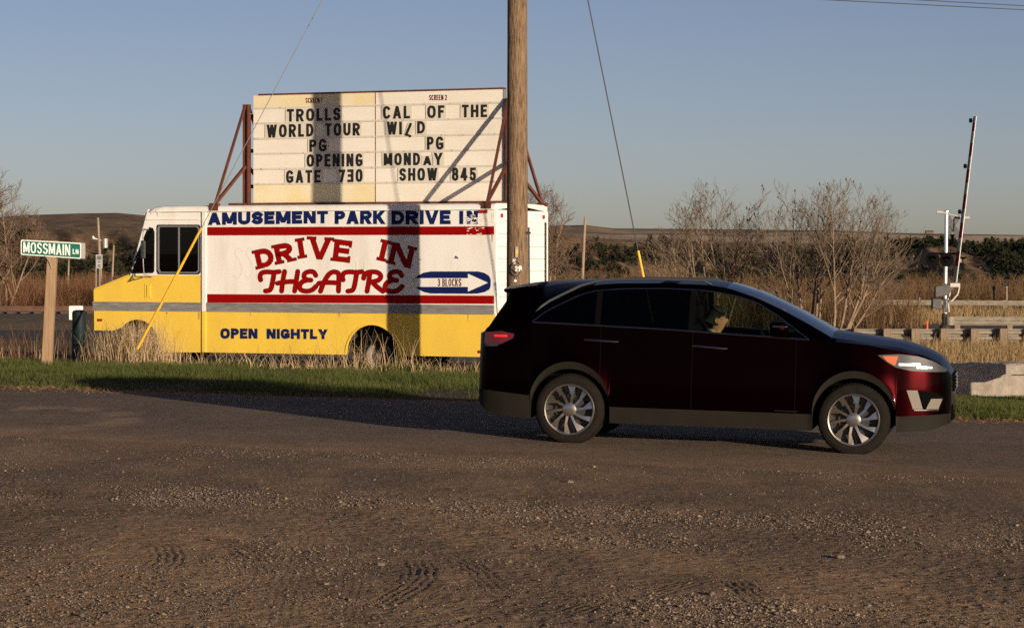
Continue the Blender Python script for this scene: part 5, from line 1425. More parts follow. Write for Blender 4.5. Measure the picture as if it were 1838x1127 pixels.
def bare_tree(label, px, Y, top_py, stems, seed, counts=(8, 6, 5), r0=.085, twig='twig', up=.5, spread=.78, rmin=.0052, group=None, catkin=0):
    r = random.Random(seed); X0 = at(px, Y); z0 = gz(X0, Y); H = zt(top_py, Y) - z0
    t = thing('bare_tree', label, 'tree', (X0, Y, z0), 0, group)
    thick, thin, buds = [], [], []
    def grow_(p, d, L, rad, lev):
        n = 5 if lev < 2 else 4
        pts = [p]; dirs = [d]
        for i in range(n):
            d = (d + Vector((r.gauss(0, .06), r.gauss(0, .06), r.gauss(0, .03) + up * (.12 if lev == 0 else .22)))).normalized()
            p = p + d * (L / n); pts.append(p); dirs.append(d)
        for i in range(n):
            ra_, rb_ = rad * (1 - .75 * i / n), rad * (1 - .75 * (i + 1) / n)
            (thick if lev < 2 else thin).append((tuple(pts[i]), tuple(pts[i + 1]), max(ra_, rmin), max(rb_, rmin * .7)))
        if lev == 3 and catkin and r.random() < catkin:
            buds.append(tuple(pts[r.randint(1, n)]))
        if lev < 3:
            k = counts[lev]
            for j in range(k):
                f = (.24 if lev == 0 else .2) + (.74 if lev == 0 else .78) * (j + r.random()) / k; i = min(int(f * n), n - 1); q = pts[i].lerp(pts[i + 1], f * n - i)
                side_ = Vector((r.gauss(0, 1), r.gauss(0, 1), 0)); side_ -= dirs[i] * side_.dot(dirs[i]); side_.normalize()
                dd = (dirs[i] * (1 - .3 * spread) + side_ * spread + Vector((0, 0, .15))).normalized()
                ln = L * r.uniform(.34, .60) * (1.15 - .5 * f) if lev else L * r.uniform(.36, .60) * (1.3 - .85 * f)
                grow_(q, dd, ln, max(rad * (1 - .7 * f) * .55, rmin), lev + 1)
    for (dx, dy, hr, ox) in stems:
        L = H * hr * 1.02
        grow_(Vector((ox, r.uniform(-.2, .2), -.1)), Vector((dx, dy, 1)).normalized(), L, r0 * hr, 0)
    V, Fc = seg_tubes(thick, 6); np_mesh('trunk', V, Fc, MT['bark'], smooth=True, parent=t)
    V, Fc = seg_tubes(thin, 3); np_mesh('crown', V, Fc, MT[twig], parent=t)
    if buds:
        B = np.array(buds); rr2 = np.random.default_rng(seed); sz = rr2.uniform(.02, .05, (len(B), 1, 1))
        Vb = (B[:, None, :] + ICO[None] * sz * np.array([.8, .8, 1.6])).reshape(-1, 3); Fb = (IF[None] + (np.arange(len(B)) * 6)[:, None, None]).reshape(-1, 3)
        np_mesh('seed_clusters', Vb, Fb, MT['twig_dark'], parent=t)['kind'] = 'stuff'
    return t
bare_tree('leafless multi-stemmed tree behind the car roof, left of the three', 1282, 88, 362, [(.05, 0, 1.0, .1), (-.12, .15, .92, -.1), (-.26, -.1, .86, -.3), (-.42, .1, .74, -.35), (.18, .1, .93, .2), (.34, -.1, .8, .3)], 51, (12, 7, 4), r0=.058, catkin=.10)
bare_tree('tallest leafless tree behind the windscreen, with upright pale stems', 1450, 86, 360, [(.0, 0, 1.0, .1), (-.14, .1, .95, -.1), (.13, -.1, .97, .2), (-.30, .0, .84, -.2), (-.46, .1, .66, -.3), (.26, .1, .82, .3)], 52, (12, 7, 4), r0=.06, catkin=.08)
bare_tree('wide leafless tree leaning right beside the low guard rail', 1500, 84, 366, [(.06, .1, .96, -.1), (.18, .0, 1.0, .1), (.32, .1, .95, .2), (.48, 0, .86, .3), (.72, .1, .72, .35)], 53, (12, 7, 4), r0=.06, catkin=.03)
bare_tree('dense leafless tree rising behind the van\'s rear end', 966, 118, 362, [(.0, 0, 1, 0), (.16, .1, .92, .2), (-.2, 0, .9, -.2), (.32, 0, .75, .3)], 54, (13, 9, 6), r0=.10, twig='twig_dark', up=.2, rmin=.0085)
bare_tree('dense brown leafless tree cut by the left edge of the photo', -2, 118, 340, [(.0, 0, 1, 0), (.2, .1, .9, .2), (-.25, 0, .9, -.2), (.36, 0, .72, .3)], 55, (13, 9, 6), r0=.10, twig='twig_dark', up=.2, rmin=.0085)
bare_tree('small leafless tree left of the tall trees, above the car roof', 1215, 104, 432, [(.0, 0, 1, 0), (.25, .1, .9, .2), (-.3, 0, .9, -.2)], 57, (8, 6, 5), r0=.06, twig='twig_dark', rmin=.0065)

# ------------------------------------------------------------------ dark SUV driving past
PSI, PIT, HW = R(11.5), .024, .94
near = Vector((.587, 26.16, .012))
left = Vector((math.sin(PSI), math.cos(PSI), 0))
CO = near + left * HW
CM = Matrix.Translation(CO) @ Matrix.Rotation(-PSI, 4, 'Z') @ Matrix.Rotation(PIT, 4, 'Y')
car = thing('suv', 'dark cherry red SUV driving past on the road with its headlights on', 'car', CO)
car.rotation_euler = (0, PIT, -PSI)
def CS(px, py, y=-.94):
    """photo pixel -> (x, z) in the car on the lengthwise plane y"""
    bb, cc = (px - CX) / F, (py - HY) / F
    o = CM @ Vector((0, y, 0)); ex = CM.to_3x3() @ Vector((1, 0, 0)); ez = CM.to_3x3() @ Vector((0, 0, 1))
    a11, a12, r1 = ex.x - bb * ex.y, ez.x - bb * ez.y, -(o.x - bb * o.y)
    a21, a22, r2 = ex.z + cc * ex.y, ez.z + cc * ez.y, -(o.z - HC + cc * o.y)
    det = a11 * a22 - a12 * a21
    return (r1 * a22 - a12 * r2) / det, (a11 * r2 - a21 * r1) / det
WB = CS(1532, 752)[0]; HZ_ = .362; TR = .366
top_px = [(877, 592, -.5), (891, 573, -.5), (906, 556, -.4), (930, 524, -.3), (941, 510, 0), (965, 506, 0), (1010, 502.5, 0), (1100, 499.8, 0), (1200, 499.5, 0), (1280, 502, 0), (1325, 508, 0), (1370, 523, 0), (1416, 544, 0), (1461, 568, 0), (1503, 592, 0), (1567, 601.5, 0), (1627, 611.5, 0), (1668, 626, -.1), (1690, 640, -.3), (1702, 654, -.4), (1708, 668, -.4)]
TOPX, TOPZ = zip(*[CS(a, c, y) for a, c, y in top_px])
BELT = [CS(a, c, -.88) for a, c in ((868, 589), (890, 584), (958, 577.5), (1060, 583), (1200, 591), (1300, 598.5), (1453, 609), (1560, 620), (1640, 636), (1685, 655), (1706, 676))]
BX, BZ = zip(*BELT)
DLO = [CS(a, c, -.80) for a, c in ((958, 577.5), (968, 569), (981, 559), (1011, 543.5), (1041, 529), (1071, 521.5), (1116, 518.5), (1194, 518), (1249, 520.5), (1286, 524.5), (1323, 532), (1360, 544), (1397, 567), (1428, 590), (1453, 609))]
DX, DZ = zip(*DLO)
XR = CS(866, 640, -.6)[0]; XN = max(TOPX[-1], CS(1708, 700, -.4)[0])
WS0, WS1 = CS(1318, 507, 0)[0], CS(1503, 592, 0)[0]
RG0, RG1 = CS(886, 578, -.4)[0], CS(931, 524, -.3)[0]
def arch_z(x):
    z = -1
    for c in (0, WB):
        d = abs(x - c)
        if d < .425: z = max(z, HZ_ + math.sqrt(.425 ** 2 - d * d))
    return z
def plan(x):
    d, e = XN - x, x - XR
    return float(np.interp(d, [0, .03, .10, .22, .42, .68, 1.0], [.50, .60, .72, .82, .915, .975, 1.0])) * float(np.interp(e, [0, .03, .10, .25, .5, .9], [.78, .84, .90, .955, .985, 1.0]))
def section(x):
    k = plan(x); az = arch_z(x)
    zt_ = float(np.interp(x, TOPX, TOPZ)); zbelt = min(float(np.interp(x, BX, BZ)), zt_ - .03)
    zb = float(np.interp(x, [XR, XR + .1, XR + .4, .5, WB - .5, WB + .5, XN - .2, XN], [.40, .31, .26, .235, .235, .25, .27, .34]))
    zc = float(np.interp(x, [XR, XR + .4, .45, WB - .45, WB + .45, XN], [.54, .51, .405, .405, .41, .44]))
    zbm = max(zb, az); lip = .075
    zc = max(zc, zbm + lip if az > 0 else zbm + .02)
    inA = az > zb
    zm = max(.64, zc + .03); zs = max(.86, zm + .03)
    zs = min(zs, zbelt - .04); zm = min(zm, zs - .03); zc = min(zc, zm - .01)
    win = DX[0] < x < DX[-1]
    zw = max(float(np.interp(x, DX, DZ)), zbelt + .003) if win else zbelt + .003
    y6 = .905 * k; y7 = y6 - (zw - zbelt) * .44
    if x >= WS0:
        t = min(1, (x - WS0) / (WS1 - WS0)); y8 = (.655 + (.79 * k - .655) * t); z8 = zt_ - (.055 + .0 * t)
        y8 = min(y8, y7 - .012)
    else:
        y8 = y7 - .035; z8 = min(zw + .06, zt_ - .045); 
        if not win: z8 = zt_ - .04; y8 = min(y7 - .03, y6 - (z8 - zbelt) * .44)
    z8 = max(z8, zw + .006)
    fl = .012 if inA else 0.0
    return [(0, zbm), (.70 * k * HW if not inA else .70 * k * HW, zbm), (.985 * k * HW + fl, zbm), (1.0 * k * HW + fl, zc), (1.0 * k * HW, zm), (.988 * k * HW, zs), (y6, zbelt), (y7, zw), (y8, z8), (y8 * .55, z8 + (zt_ - z8) * .8), (0, zt_)]
sB, sF, sR = CS(1243, 600)[0], CS(1428, 660)[0], CS(1078, 600)[0]
qA, qB = CS(1072, 540)[0], CS(1240, 560)[0]
xs_ = set(np.linspace(XR, XN, 90).tolist())
for c in (0, WB):
    for k in range(25): xs_.add(c - .425 * math.cos(math.pi * k / 24))
    xs_.add(c - .428); xs_.add(c + .428)
for k in (WS0, WS1, RG0, RG1, DX[0], DX[-1], XN - .01, XN - .025, XN - .05, XN - .08, XN - .13, XR + .015, XR + .03, XR + .06): xs_.add(k)
for k in (sB, sF, sR): xs_.update((k - .005, k + .005))
for k in (qA, qB): xs_.update((k - .03, k + .03))
XS = sorted(x for x in xs_ if XR <= x <= XN)
XS = [x for i, x in enumerate(XS) if i == 0 or x - XS[i - 1] > .0015]
SEC = [section(x) for x in XS]
part = {}
def emit(name, q): part.setdefault(name, []).append(q)
nx2 = len(XS)
def vid(i, j, s): return (s, i, j)
for i in range(nx2 - 1):
    xm = (XS[i] + XS[i + 1]) / 2
    for s in (-1, 1):
        for j in range(10):
            q = (vid(i, j, s), vid(i + 1, j, s), vid(i + 1, j + 1, s), vid(i, j + 1, s))
            seam = any(abs(xm - k) < .005 for k in (sB, sF)) or (abs(xm - sR) < .005)
            if j < 3: nm = 'cladding'
            elif j < 6:
                if seam and j >= 3: nm = 'door_seam%d_%d' % (s, [abs(xm - k) < .005 for k in (sB, sF, sR)].index(True))
                elif sB < xm < sF: nm = 'front_door' + str(s)
                elif sR < xm < sB: nm = 'rear_door' + str(s)
                else: nm = 'body'
            elif j == 6:
                if DX[0] < xm < DX[-1]:
                    if abs(xm - qA) < .03: nm = 'rear_pillar%d' % s
                    elif abs(xm - qB) < .03: nm = 'door_pillar%d' % s
                    else: nm = ('quarter_window' if xm < qA else 'rear_side_window' if xm < qB else 'front_side_window') + str(s)
                else: nm = 'body'
            elif j == 7: nm = 'body'
            else:
                nm = 'windscreen' if WS0 < xm < WS1 else 'rear_window' if RG0 < xm < RG1 else 'hood' if xm > WS1 else 'body'
            emit(nm, q)
def build_part(name, src, mat, parent, smooth=True, angle=50, off=0):
    b = MB(); idx = {}
    for q in src:
        f = []
        for (s, i, j) in q:
            kk = (s if j not in (0, 10) else 0, i, j)
            if kk not in idx:
                idx[kk] = len(b.v); y, z = SEC[i][j]; b.v.append((XS[i], s * y, z))
            if idx[kk] not in f: f.append(idx[kk])
        if len(f) > 2: b.f.append(tuple(f)); b.m.append(0)
    o = b.build(name, mat, parent, smooth=smooth, angle=angle); return o
# end caps
cap = []
body = build_part('body', part['body'], MT['paint'], car)
for i, nm in ((0, 'tailgate'), (nx2 - 1, 'front_bumper')):
    b = MB(); ring = [(XS[i], -y, z) for y, z in SEC[i]] + [(XS[i], y, z) for y, z in reversed(SEC[i][1:-1])]
    cz_ = sum(p[2] for p in ring) / len(ring); c_ = (XS[i] + (.03 if i else -.02), 0, cz_)
    mid_ = [((p[0] + c_[0]) / 2 + (.012 if i else -.01), p[1] * .6, cz_ + (p[2] - cz_) * .6) for p in ring]
    n = len(ring); b.add(ring + mid_ + [c_], [(k, (k + 1) % n, n + (k + 1) % n, n + k) for k in range(n)] + [(n + k, n + (k + 1) % n, 2 * n) for k in range(n)])
    b.build(nm, MT['paint'], car, smooth=True)
build_part('cladding', part['cladding'], MT['clad'], car)
build_part('hood', part['hood'], MT['paint'], car)
for k in [k for k in part if k.startswith('door_seam')]: build_part('door_seam', part[k], MT['black'], car)
for s in (-1, 1): build_part('rear_pillar', part['rear_pillar%d' % s], MT['black'], car); build_part('door_pillar', part['door_pillar%d' % s], MT['black'], car)
doors = {}
for s in (-1, 1):
    doors['f', s] = build_part('front_door', part['front_door%d' % s], MT['paint'], car)
    doors['r', s] = build_part('rear_door', part['rear_door%d' % s], MT['paint'], car)
    build_part('front_side_window', part['front_side_window%d' % s], MT['glass_front'], car)
    build_part('rear_side_window', part['rear_side_window%d' % s], MT['glass_dark'], car)
    build_part('quarter_window', part['quarter_window%d' % s], MT['glass_dark'], car)
build_part('windscreen', part['windscreen'], MT['glass_wind'], car)
build_part('rear_window', part['rear_window'], MT['glass_dark'], car)
def side_y(x, z):
    s = section(x); ys_, zs_ = [p[0] for p in s[2:9]], [p[1] for p in s[2:9]]
    return float(np.interp(z, zs_, ys_))
def surf(px, py, off=.006, s=-1):
    y = -.9
    for _ in range(8):
        x, z = CS(px, py, y); x = min(max(x, XR + .002), XN - .002); y = -(side_y(x, z))
    x0, x1 = max(x - .02, XR), min(x + .02, XN)
    dx = (side_y(x1, z) - side_y(x0, z)) / (x1 - x0)
    n = Vector((-dx, 1)).normalized()
    return (x + n.x * off, s * (-y + n.y * off) * 1.0 if s > 0 else -(-y + n.y * off), z)
def poly_at(pts, t):
    L = [0]
    for a, c in zip(pts, pts[1:]): L.append(L[-1] + math.hypot(c[0] - a[0], c[1] - a[1]))
    return np.interp(t * L[-1], L, [p[0] for p in pts]), np.interp(t * L[-1], L, [p[1] for p in pts])
def strip_patch(name, top, bot, mat, parent, off=.006, n=14, rows=3, both=True):
    for s in ((-1, 1) if both else (-1,)):
        b = MB(); V, Fc = [], []
        m = rows + 3
        for i in range(n + 1):
            t = i / n; a, c = poly_at(top, t), poly_at(bot, t)
            col = [(0, -.004)] + [(k / rows, off) for k in range(rows + 1)] + [(1, -.004)]
            for w, o in col:
                V.append(surf(a[0] + (c[0] - a[0]) * w, a[1] + (c[1] - a[1]) * w, o, s))
        for i in range(n):
            for k in range(m - 1): Fc.append((i * m + k, (i + 1) * m + k, (i + 1) * m + k + 1, i * m + k + 1))
        b.add(V, Fc); o = b.build(name, mat, parent, smooth=True, angle=40)
        yield o
hl = list(strip_patch('headlight', [(1576, 637), (1616, 635.5), (1650, 640), (1676, 649), (1698, 661)], [(1576, 638), (1592, 650), (1608, 659.5), (1634, 665.5), (1675, 667.5), (1698, 667)], MT['lamp_body'], car, .007))
list(strip_patch('orange_reflector', [(1584, 639), (1612, 639.5)], [(1592, 648), (1606, 656)], MT['lens_orange'], hl[0], .010, 6, 2, False))
list(strip_patch('daytime_lamp', [(1613, 652.0), (1651, 652.6)], [(1613, 656), (1651, 656.8)], MT['lamp_lit'], hl[0], .012, 6, 1, False))
list(strip_patch('daytime_lamp', [(1645, 657.4), (1672, 658)], [(1645, 660.6), (1672, 661.4)], MT['lamp_lit'], hl[0], .012, 6, 1, False))
fg = list(strip_patch('fog_lamp_recess', [(1636, 699.5), (1660, 701), (1680, 705), (1694, 713)], [(1646, 735), (1665, 735.5), (1680, 735.5), (1688, 735)], MT['black'], car, .005))
list(strip_patch('fog_bezel', [(1626.8, 700.3), (1646, 700.3)], [(1637.8, 734), (1655.5, 734)], MT['fog_plate'], fg[0], .012, 5, 3, False))
list(strip_patch('fog_bezel', [(1670, 715.5), (1690, 715.5)], [(1661.4, 734), (1683, 734)], MT['fog_plate'], fg[0], .012, 5, 3, False))
list(strip_patch('fog_trim', [(1640, 734.8), (1684, 734.8)], [(1640, 736.8), (1684, 736.8)], MT['chrome'], fg[0], .011, 6, 1, False))
tlp = list(strip_patch('tail_light', [(872, 596), (900, 594), (924, 599)], [(870, 617), (895, 619), (921, 607)], MT['tail'], car, .007))
list(strip_patch('tail_glow', [(888, 600.5), (911, 601)], [(888, 604), (911, 604.6)], MT['tail_lit'], tlp[0], .011, 5, 1, False))
list(strip_patch('reversing_lens', [(871, 615), (896, 615)], [(871, 621), (894, 621)], MT['lamp_body'], tlp[0], .011, 5, 1, False))
def trim_line(name, pts, r, mat, parent, off=.004, both=True, n=40):
    for s in ((-1, 1) if both else (-1,)):
        b = MB(); P = [surf(*poly_at(pts, i / n), off, s) for i in range(n + 1)]
        b.tube(P, r, 6); b.build(name, mat, parent, smooth=True)
trim_line('window_trim', [(957, 578), (1060, 583.4), (1200, 591.4), (1300, 599), (1453, 609.6)], .009, MT['chrome'], car)
def dlo_line(name, r, mat, sl_=(0, None)):
    for s in (-1, 1):
        P = []
        for x in np.linspace(DX[0], DX[-1], 46):
            sec_ = section(float(x)); P.append((x, s * (sec_[7][0] + .004), sec_[7][1]))
        b = MB(); b.tube(P, r, 6); b.build(name, mat, car, smooth=True)
dlo_line('window_trim', .007, MT['chrome'])
for key, p, q in (('r', (1049, 610), (1110, 613.5)), ('f', (1243, 621), (1305, 626))):
    for s in (-1, 1):
        b = MB(); b.tube([surf(p[0], p[1], .002, s), surf(p[0] + 8, p[1] - .3, .030, s), surf((p[0] + q[0]) / 2, (p[1] + q[1]) / 2 - .6, .038, s), surf(q[0] - 8, q[1] - .4, .032, s), surf(q[0], q[1], .002, s)], [.010, .013, .014, .013, .010], 8)
        b.build('door_handle', MT['chrome'], doors[key, s], smooth=True)
trim_line('door_trim', [(1390, 736.5), (1432, 738.5)], .006, MT['chrome'], car, .003, True, 8)
# mirrors
for s in (-1, 1):
    x0, z0 = CS(1398, 591, -1.02)
    b = MB(); V, Fc = [], []
    prof = [(.0, .02, .03), (.03, .075, .062), (.10, .095, .075), (.16, .09, .07), (.19, .07, .055)]
    n = 14
    for (dx, ry, rz_) in prof:
        for k in range(n):
            a = 2 * math.pi * k / n; ca_, sa_ = math.cos(a), math.sin(a)
            V.append((x0 + .10 - dx, s * (1.02 + ry * math.copysign(abs(ca_) ** .7, ca_)), z0 + .01 + rz_ * math.copysign(abs(sa_) ** .7, sa_)))
    for i in range(len(prof) - 1):
        for k in range(n): Fc.append((i * n + k, i * n + (k + 1) % n, (i + 1) * n + (k + 1) % n, (i + 1) * n + k))
    Fc += [tuple(range(n)), tuple((len(prof) - 1) * n + k for k in range(n))]
    b.add(V, Fc); mr_ = b.build('side_mirror', MT['paint'], car, smooth=True, angle=60)
    b = MB(); b.box((x0 - .06, min(s * 1.10, s * 1.125), z0 + .02), (x0 + .09, max(s * 1.10, s * 1.125), z0 + .04)); b.build('indicator', MT['chrome'], mr_, bevel=.008)
    b = MB(); b.beam((x0 + .03, s * .84, z0 - .06), (x0 + .03, s * .98, z0 - .03), .07, .04); b.build('mirror_arm', MT['black'], mr_, bevel=.01)
    b = MB(); b.box((x0 - .093, min(s * .95, s * 1.09), z0 - .04), (x0 - .0905, max(s * .95, s * 1.09), z0 + .06)); b.build('mirror_glass', MT['chrome'], mr_)
# roof rails, spoiler, aerial
for s in (-1, 1):
    P = []
    for x in np.linspace(CS(985, 507, 0)[0], CS(1290, 507, 0)[0], 24):
        sec_ = section(float(x)); P.append((float(x), s * (sec_[8][0] - .05), sec_[8][1] + .04))
    P[0] = (P[0][0], P[0][1], P[0][2] - .03); P[-1] = (P[-1][0], P[-1][1], P[-1][2] - .03)
    b = MB(); b.tube(P, .014, 8); b.build('roof_rail', MT['rail_dark'], car, smooth=True)
xs0, zs0 = CS(908, 514, -.4); xs1 = CS(946, 511, -.4)[0]
b = MB(); V, Fc = [], []
for y in np.linspace(-.62, .62, 13):
    k = 1 - .10 * abs(y / .62) ** 3; z_ = -.03 * (y / .62) ** 2
    x_b = xs1 - (xs1 - xs0) * k
    V += [(xs1 + .06, y, section(xs1 + .06)[10][1] + z_ - .004), (x_b, y, zs0 + z_), (x_b + .01, y, zs0 + z_ - .028), (xs1 + .0, y, zs0 + z_ - .07)]
for i in range(12):
    for k in range(4): Fc.append((i * 4 + k, i * 4 + (k + 1) % 4, i * 4 + 4 + (k + 1) % 4, i * 4 + 4 + k))
Fc += [(0, 1, 2, 3), tuple(48 + k for k in (3, 2, 1, 0))]
b.add(V, Fc); b.build('spoiler', MT['paint'], car, smooth=True, angle=50)
# grille and plates at the nose
b = MB()
for k in range(5): b.box((XN + .02, -.34, .68 + k * .035), (XN + .045, .34, .69 + k * .035), 0)
b.box((XN - .01, -.36, .66), (XN + .03, .36, .84), 1); b.box((XN - .02, -.40, .36), (XN + .02, .40, .52), 1)
b.build('grille', [MT['chrome'], MT['black']], car)
b = MB(); b.box((XR - .045, -.3, .92), (XR - .012, .3, .98)); b.build('tailgate_trim', MT['chrome'], car, bevel=.01)
# interior
b = MB()
b.box((XR + .25, -.84, .42), (WS1 - .1, .84, .46)); b.box((WS1 - .75, -.80, .46), (WS1 - .12, .80, 1.0)); b.box((XR + .12, -.7, .46), (XR + .3, .7, .95))
for s in (-1, 1): b.box((.1, min(s * .80, s * .83), .46), (WS1 - .3, max(s * .80, s * .83), .98))
b.build('cabin', MT['seat'], car, bevel=.02)
dxp, dzp = CS(1292, 572, .37)
def seat(x, y, w, parent):
    b = MB(); b.box((x - .05, y - w / 2, .58), (x + .48, y + w / 2, .74)); b.add([(x - .02 - .20 * t + dx, y + sy * w / 2 * (1 - .12 * t), .66 + .62 * t) for t in (0, 1) for dx, sy in ((0, -1), (.14, -1), (.14, 1), (0, 1))], BXF if False else [(0, 3, 2, 1), (4, 5, 6, 7), (0, 1, 5, 4), (1, 2, 6, 5), (2, 3, 7, 6), (3, 0, 4, 7)])
    b.box((x - .20, y - .13, 1.30), (x - .11, y + .13, 1.47)); return b.build('seat', MT['seat'], parent, bevel=.035)
for y in (-.37, .37): seat(dxp - .06, y, .5, car)
seat(dxp - 1.0, 0, 1.3, car)
b = MB(); c_ = Vector((dxp + .52, .37, 1.02)); b.tube([c_ + Vector((-.07 * math.cos(a), .185 * math.sin(a), .17 * math.cos(a))) for a in [2 * math.pi * k / 20 for k in range(21)]], .016, 6, caps=False); b.tube([c_, c_ + Vector((.25, 0, -.1))], .03, 6); b.build('steering_wheel', MT['rubber'], car, smooth=True)
b = MB(); b.box((WS0 + .10, -.12, CS(1330, 530, 0)[1] - .03), (WS0 + .13, .12, CS(1330, 530, 0)[1] + .03)); b.build('rear_view_mirror', MT['black'], car, bevel=.01)
# wheels
def car_wheel(x, s):
    Mx = Matrix.Translation((x, s * (HW - .012), HZ_)) @ Matrix.Rotation(R(90 * (1 if s < 0 else -1)), 4, 'X')
    b = MB(); b.lathe([(.262, .0), (.285, .010), (.325, .006), (.352, -.012), (TR, -.045), (TR, -.19), (.35, -.225), (.26, -.23), (.262, .0)], Mx, 56)
    for k in range(60):
        a = 2 * math.pi * k / 60
        p = Vector((math.cos(a), math.sin(a), 0)); t = Vector((-math.sin(a), math.cos(a), 0))
        vv_ = [p * (TR + .001) + t * w + Vector((0, 0, h)) for w, h in ((-.012, -.05), (.012, -.05), (.012, -.185), (-.012, -.185))]
        vv_ += [v + p * .004 for v in vv_]
        b.add([Mx @ v for v in vv_], [(4, 5, 6, 7), (0, 1, 5, 4), (1, 2, 6, 5), (2, 3, 7, 6), (3, 0, 4, 7)])
    w = b.build('wheel', MT['tyre'], car, smooth=True, angle=30)
    b = MB(); b.lathe([(.262, -.002), (.268, .008), (.262, .014), (.250, .010), (.243, -.02), (.238, -.10), (.236, -.20)], Mx, 56)
    n = 10
    for k in range(n):
        a = 2 * math.pi * k / n
        def pt(r_, da, h): return Mx @ Vector((r_ * math.cos(a + da), r_ * math.sin(a + da), h))
        tw = .24; wi, wo = .13, (.115 if k % 2 else .17)
        V = [pt(.055, -wi * 2, -.005), pt(.055, wi * 2, -.005), pt(.15, wi * .62 + tw * .45, .006), pt(.15, -wi * .62 + tw * .45, .012), pt(.247, wo + tw, -.014), pt(.247, -wo + tw, .004)]
        V += [v + (Mx.to_3x3() @ Vector((0, 0, -.035))) for v in V]
        b.add(V, [(0, 1, 2, 3), (3, 2, 4, 5), (0, 3, 9, 6), (3, 5, 11, 9), (1, 7, 8, 2), (2, 8, 10, 4)])
    b.lathe([(.075, -.03), (.072, .008), (.05, .016), (.03, .018), (.001, .018)], Mx, 24)
    b.build('rim', MT['alloy'], w, smooth=True, angle=25)
    b = MB(); b.lathe([(.238, -.09), (.001, -.09)], Mx, 32); b.lathe([(.16, -.06), (.16, -.088), (.07, -.088), (.07, -.06), (.16, -.06)], Mx, 32); b.build('brake_disc', MT['alloy_dark'], w)
for x in (0, WB):
    for s in (-1, 1): car_wheel(x, s)
b = MB(); b.box((XR + .3, -.62, .26), (.0 - .45, .62, .5)); b.box((.45, -.70, .25), (WB - .45, .70, .44)); b.box((WB + .45, -.55, .3), (XN - .15, .55, .5)); b.tube([(0, -.7, HZ_), (0, .7, HZ_)], .05, 8); b.tube([(WB, -.7, HZ_), (WB, .7, HZ_)], .05, 8)
b.box((-.425, -.68, .3), (.425, .68, .775)); b.box((WB - .425, -.68, .3), (WB + .425, .68, .775)); b.build('underbody', MT['black'], car)

# ------------------------------------------------------------------ driver
def skinned(name, verts, edges, radii, mat, parent=None, sub=2, root=0):
    me = bpy.data.meshes.new(name + '_raw'); me.from_pydata(verts, edges, []); ob = bpy.data.objects.new(name + '_raw', me); COL.objects.link(ob)
    sk = ob.modifiers.new('skin', 'SKIN'); sk.use_smooth_shade = True
    for i, v in enumerate(me.skin_vertices[0].data):
        v.radius = (radii[i], radii[i]) if not isinstance(radii[i], tuple) else radii[i]; v.use_root = (i == root)
    ss = ob.modifiers.new('sub', 'SUBSURF'); ss.levels = sub; ss.render_levels = sub
    dg = bpy.context.evaluated_depsgraph_get(); m2 = bpy.data.meshes.new_from_object(ob.evaluated_get(dg))
    bpy.data.objects.remove(ob); m2.name = name; m2.materials.clear(); m2.materials.append(mat)
    o = bpy.data.objects.new(name, m2); COL.objects.link(o); o.parent = parent
    return o
hx, hz = dxp, dzp                       # head centre in the car
dv = .37
V = [(hx - .14, dv, .80), (hx - .16, dv, 1.0), (hx - .12, dv, 1.14), (hx - .05, dv, hz - .145), (hx - .02, dv, hz - .03), (hx - .005, dv, hz + .05),
     (hx + .055, dv, hz - .085), (hx + .095, dv, hz - .01),
     (hx - .11, dv - .19, 1.13), (hx + .06, dv - .23, .96), (hx + .33, dv - .17, 1.03), (hx + .43, dv - .15, 1.08), (hx + .47, dv - .15, 1.09),
     (hx - .11, dv + .19, 1.13), (hx + .06, dv + .23, .96), (hx + .33, dv + .17, 1.03), (hx + .43, dv + .15, 1.08), (hx + .47, dv + .15, 1.09),
     (hx + .0, dv - .10, .74), (hx + .40, dv - .12, .80), (hx + .62, dv - .12, .50), (hx + .0, dv + .10, .74), (hx + .40, dv + .12, .80), (hx + .62, dv + .12, .50)]
E_ = [(0, 1), (1, 2), (2, 3), (3, 4), (4, 5), (4, 6), (4, 7), (2, 8), (8, 9), (9, 10), (10, 11), (11, 12), (2, 13), (13, 14), (14, 15), (15, 16), (16, 17), (0, 18), (18, 19), (19, 20), (0, 21), (21, 22), (22, 23)]
rad = [.15, .14, .13, .055, .088, .088, .038, .016, .06, .045, .032, .036, .026, .06, .045, .032, .036, .026, .09, .065, .05, .09, .065, .05]
person = skinned('person', V, E_, rad, MT['skin'])
person.location = CO; person.rotation_euler = (0, PIT, -PSI)
tag(person, 'driver in a pale shirt with dark hair, seen through the side window of the car', 'person')
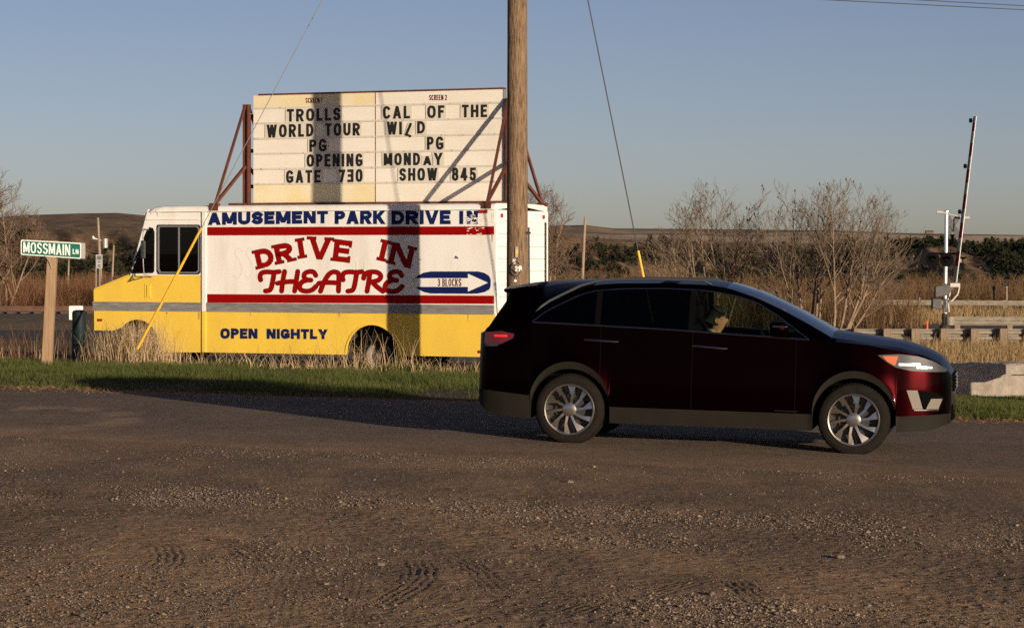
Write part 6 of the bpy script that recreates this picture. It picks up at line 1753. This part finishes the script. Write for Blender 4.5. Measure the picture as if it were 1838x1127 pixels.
sh = skinned('shirt', V[0:3] + [(hx - .07, dv, hz - .17)] + [V[8], V[9], V[13], V[14]], [(0, 1), (1, 2), (2, 3), (2, 4), (4, 5), (2, 6), (6, 7)], [.165, .155, .145, .066, .075, .058, .075, .058], MT['shirt'], person)
tr = skinned('trousers', [V[0], V[18], V[19], V[20], V[21], V[22], V[23]], [(0, 1), (1, 2), (2, 3), (0, 4), (4, 5), (5, 6)], [.16, .10, .075, .06, .10, .075, .06], MT['seat'], person)
hr = skinned('hair', [(hx - .065, dv, hz + .03), (hx - .03, dv, hz + .085), (hx - .085, dv, hz - .035), (hx + .035, dv, hz + .10)], [(0, 1), (0, 2), (1, 3)], [.082, .080, .055, .045], MT['hair'], person)
# fingers closed round the wheel rim, ears and eyes
for sgn, wv in ((-1, V[12]), (1, V[17])):
    for k in range(4):
        z_ = wv[2] + .024 - k * .017
        b = MB(); b.tube([(wv[0] - .01, wv[1], z_), (wv[0] + .035, wv[1] + sgn * .006, z_ + .004), (wv[0] + .055, wv[1] - sgn * .012, z_), (wv[0] + .040, wv[1] - sgn * .030, z_ - .004)], [.0095, .009, .008, .007], 6); b.build('finger', MT['skin'], person, smooth=True)
    b = MB(); b.tube([(wv[0] - .02, wv[1] - sgn * .015, wv[2] + .02), (wv[0] + .01, wv[1] - sgn * .032, wv[2] + .035), (wv[0] + .03, wv[1] - sgn * .036, wv[2] + .03)], [.011, .010, .008], 6); b.build('thumb', MT['skin'], person, smooth=True)
    b = MB(); b.lathe([(.001, -.006), (.026, -.006), (.03, .0), (.022, .008), (.001, .006)], Matrix.Translation((hx - .02, dv + sgn * .088, hz - .02)) @ Matrix.Rotation(R(90), 4, 'X'), 12); b.build('ear', MT['skin'], person, smooth=True)
    b = MB(); b.lathe([(.001, -.008), (.009, -.004), (.009, .004), (.001, .008)], Matrix.Translation((hx + .068, dv + sgn * .032, hz + .015)), 8); b.build('eye', MT['black'], person, smooth=True)
b = MB(); b.beam((hx + .076, dv - .025, hz - .06), (hx + .076, dv + .025, hz - .06), .006, .008); b.build('mouth', MT['lens_red'], person)
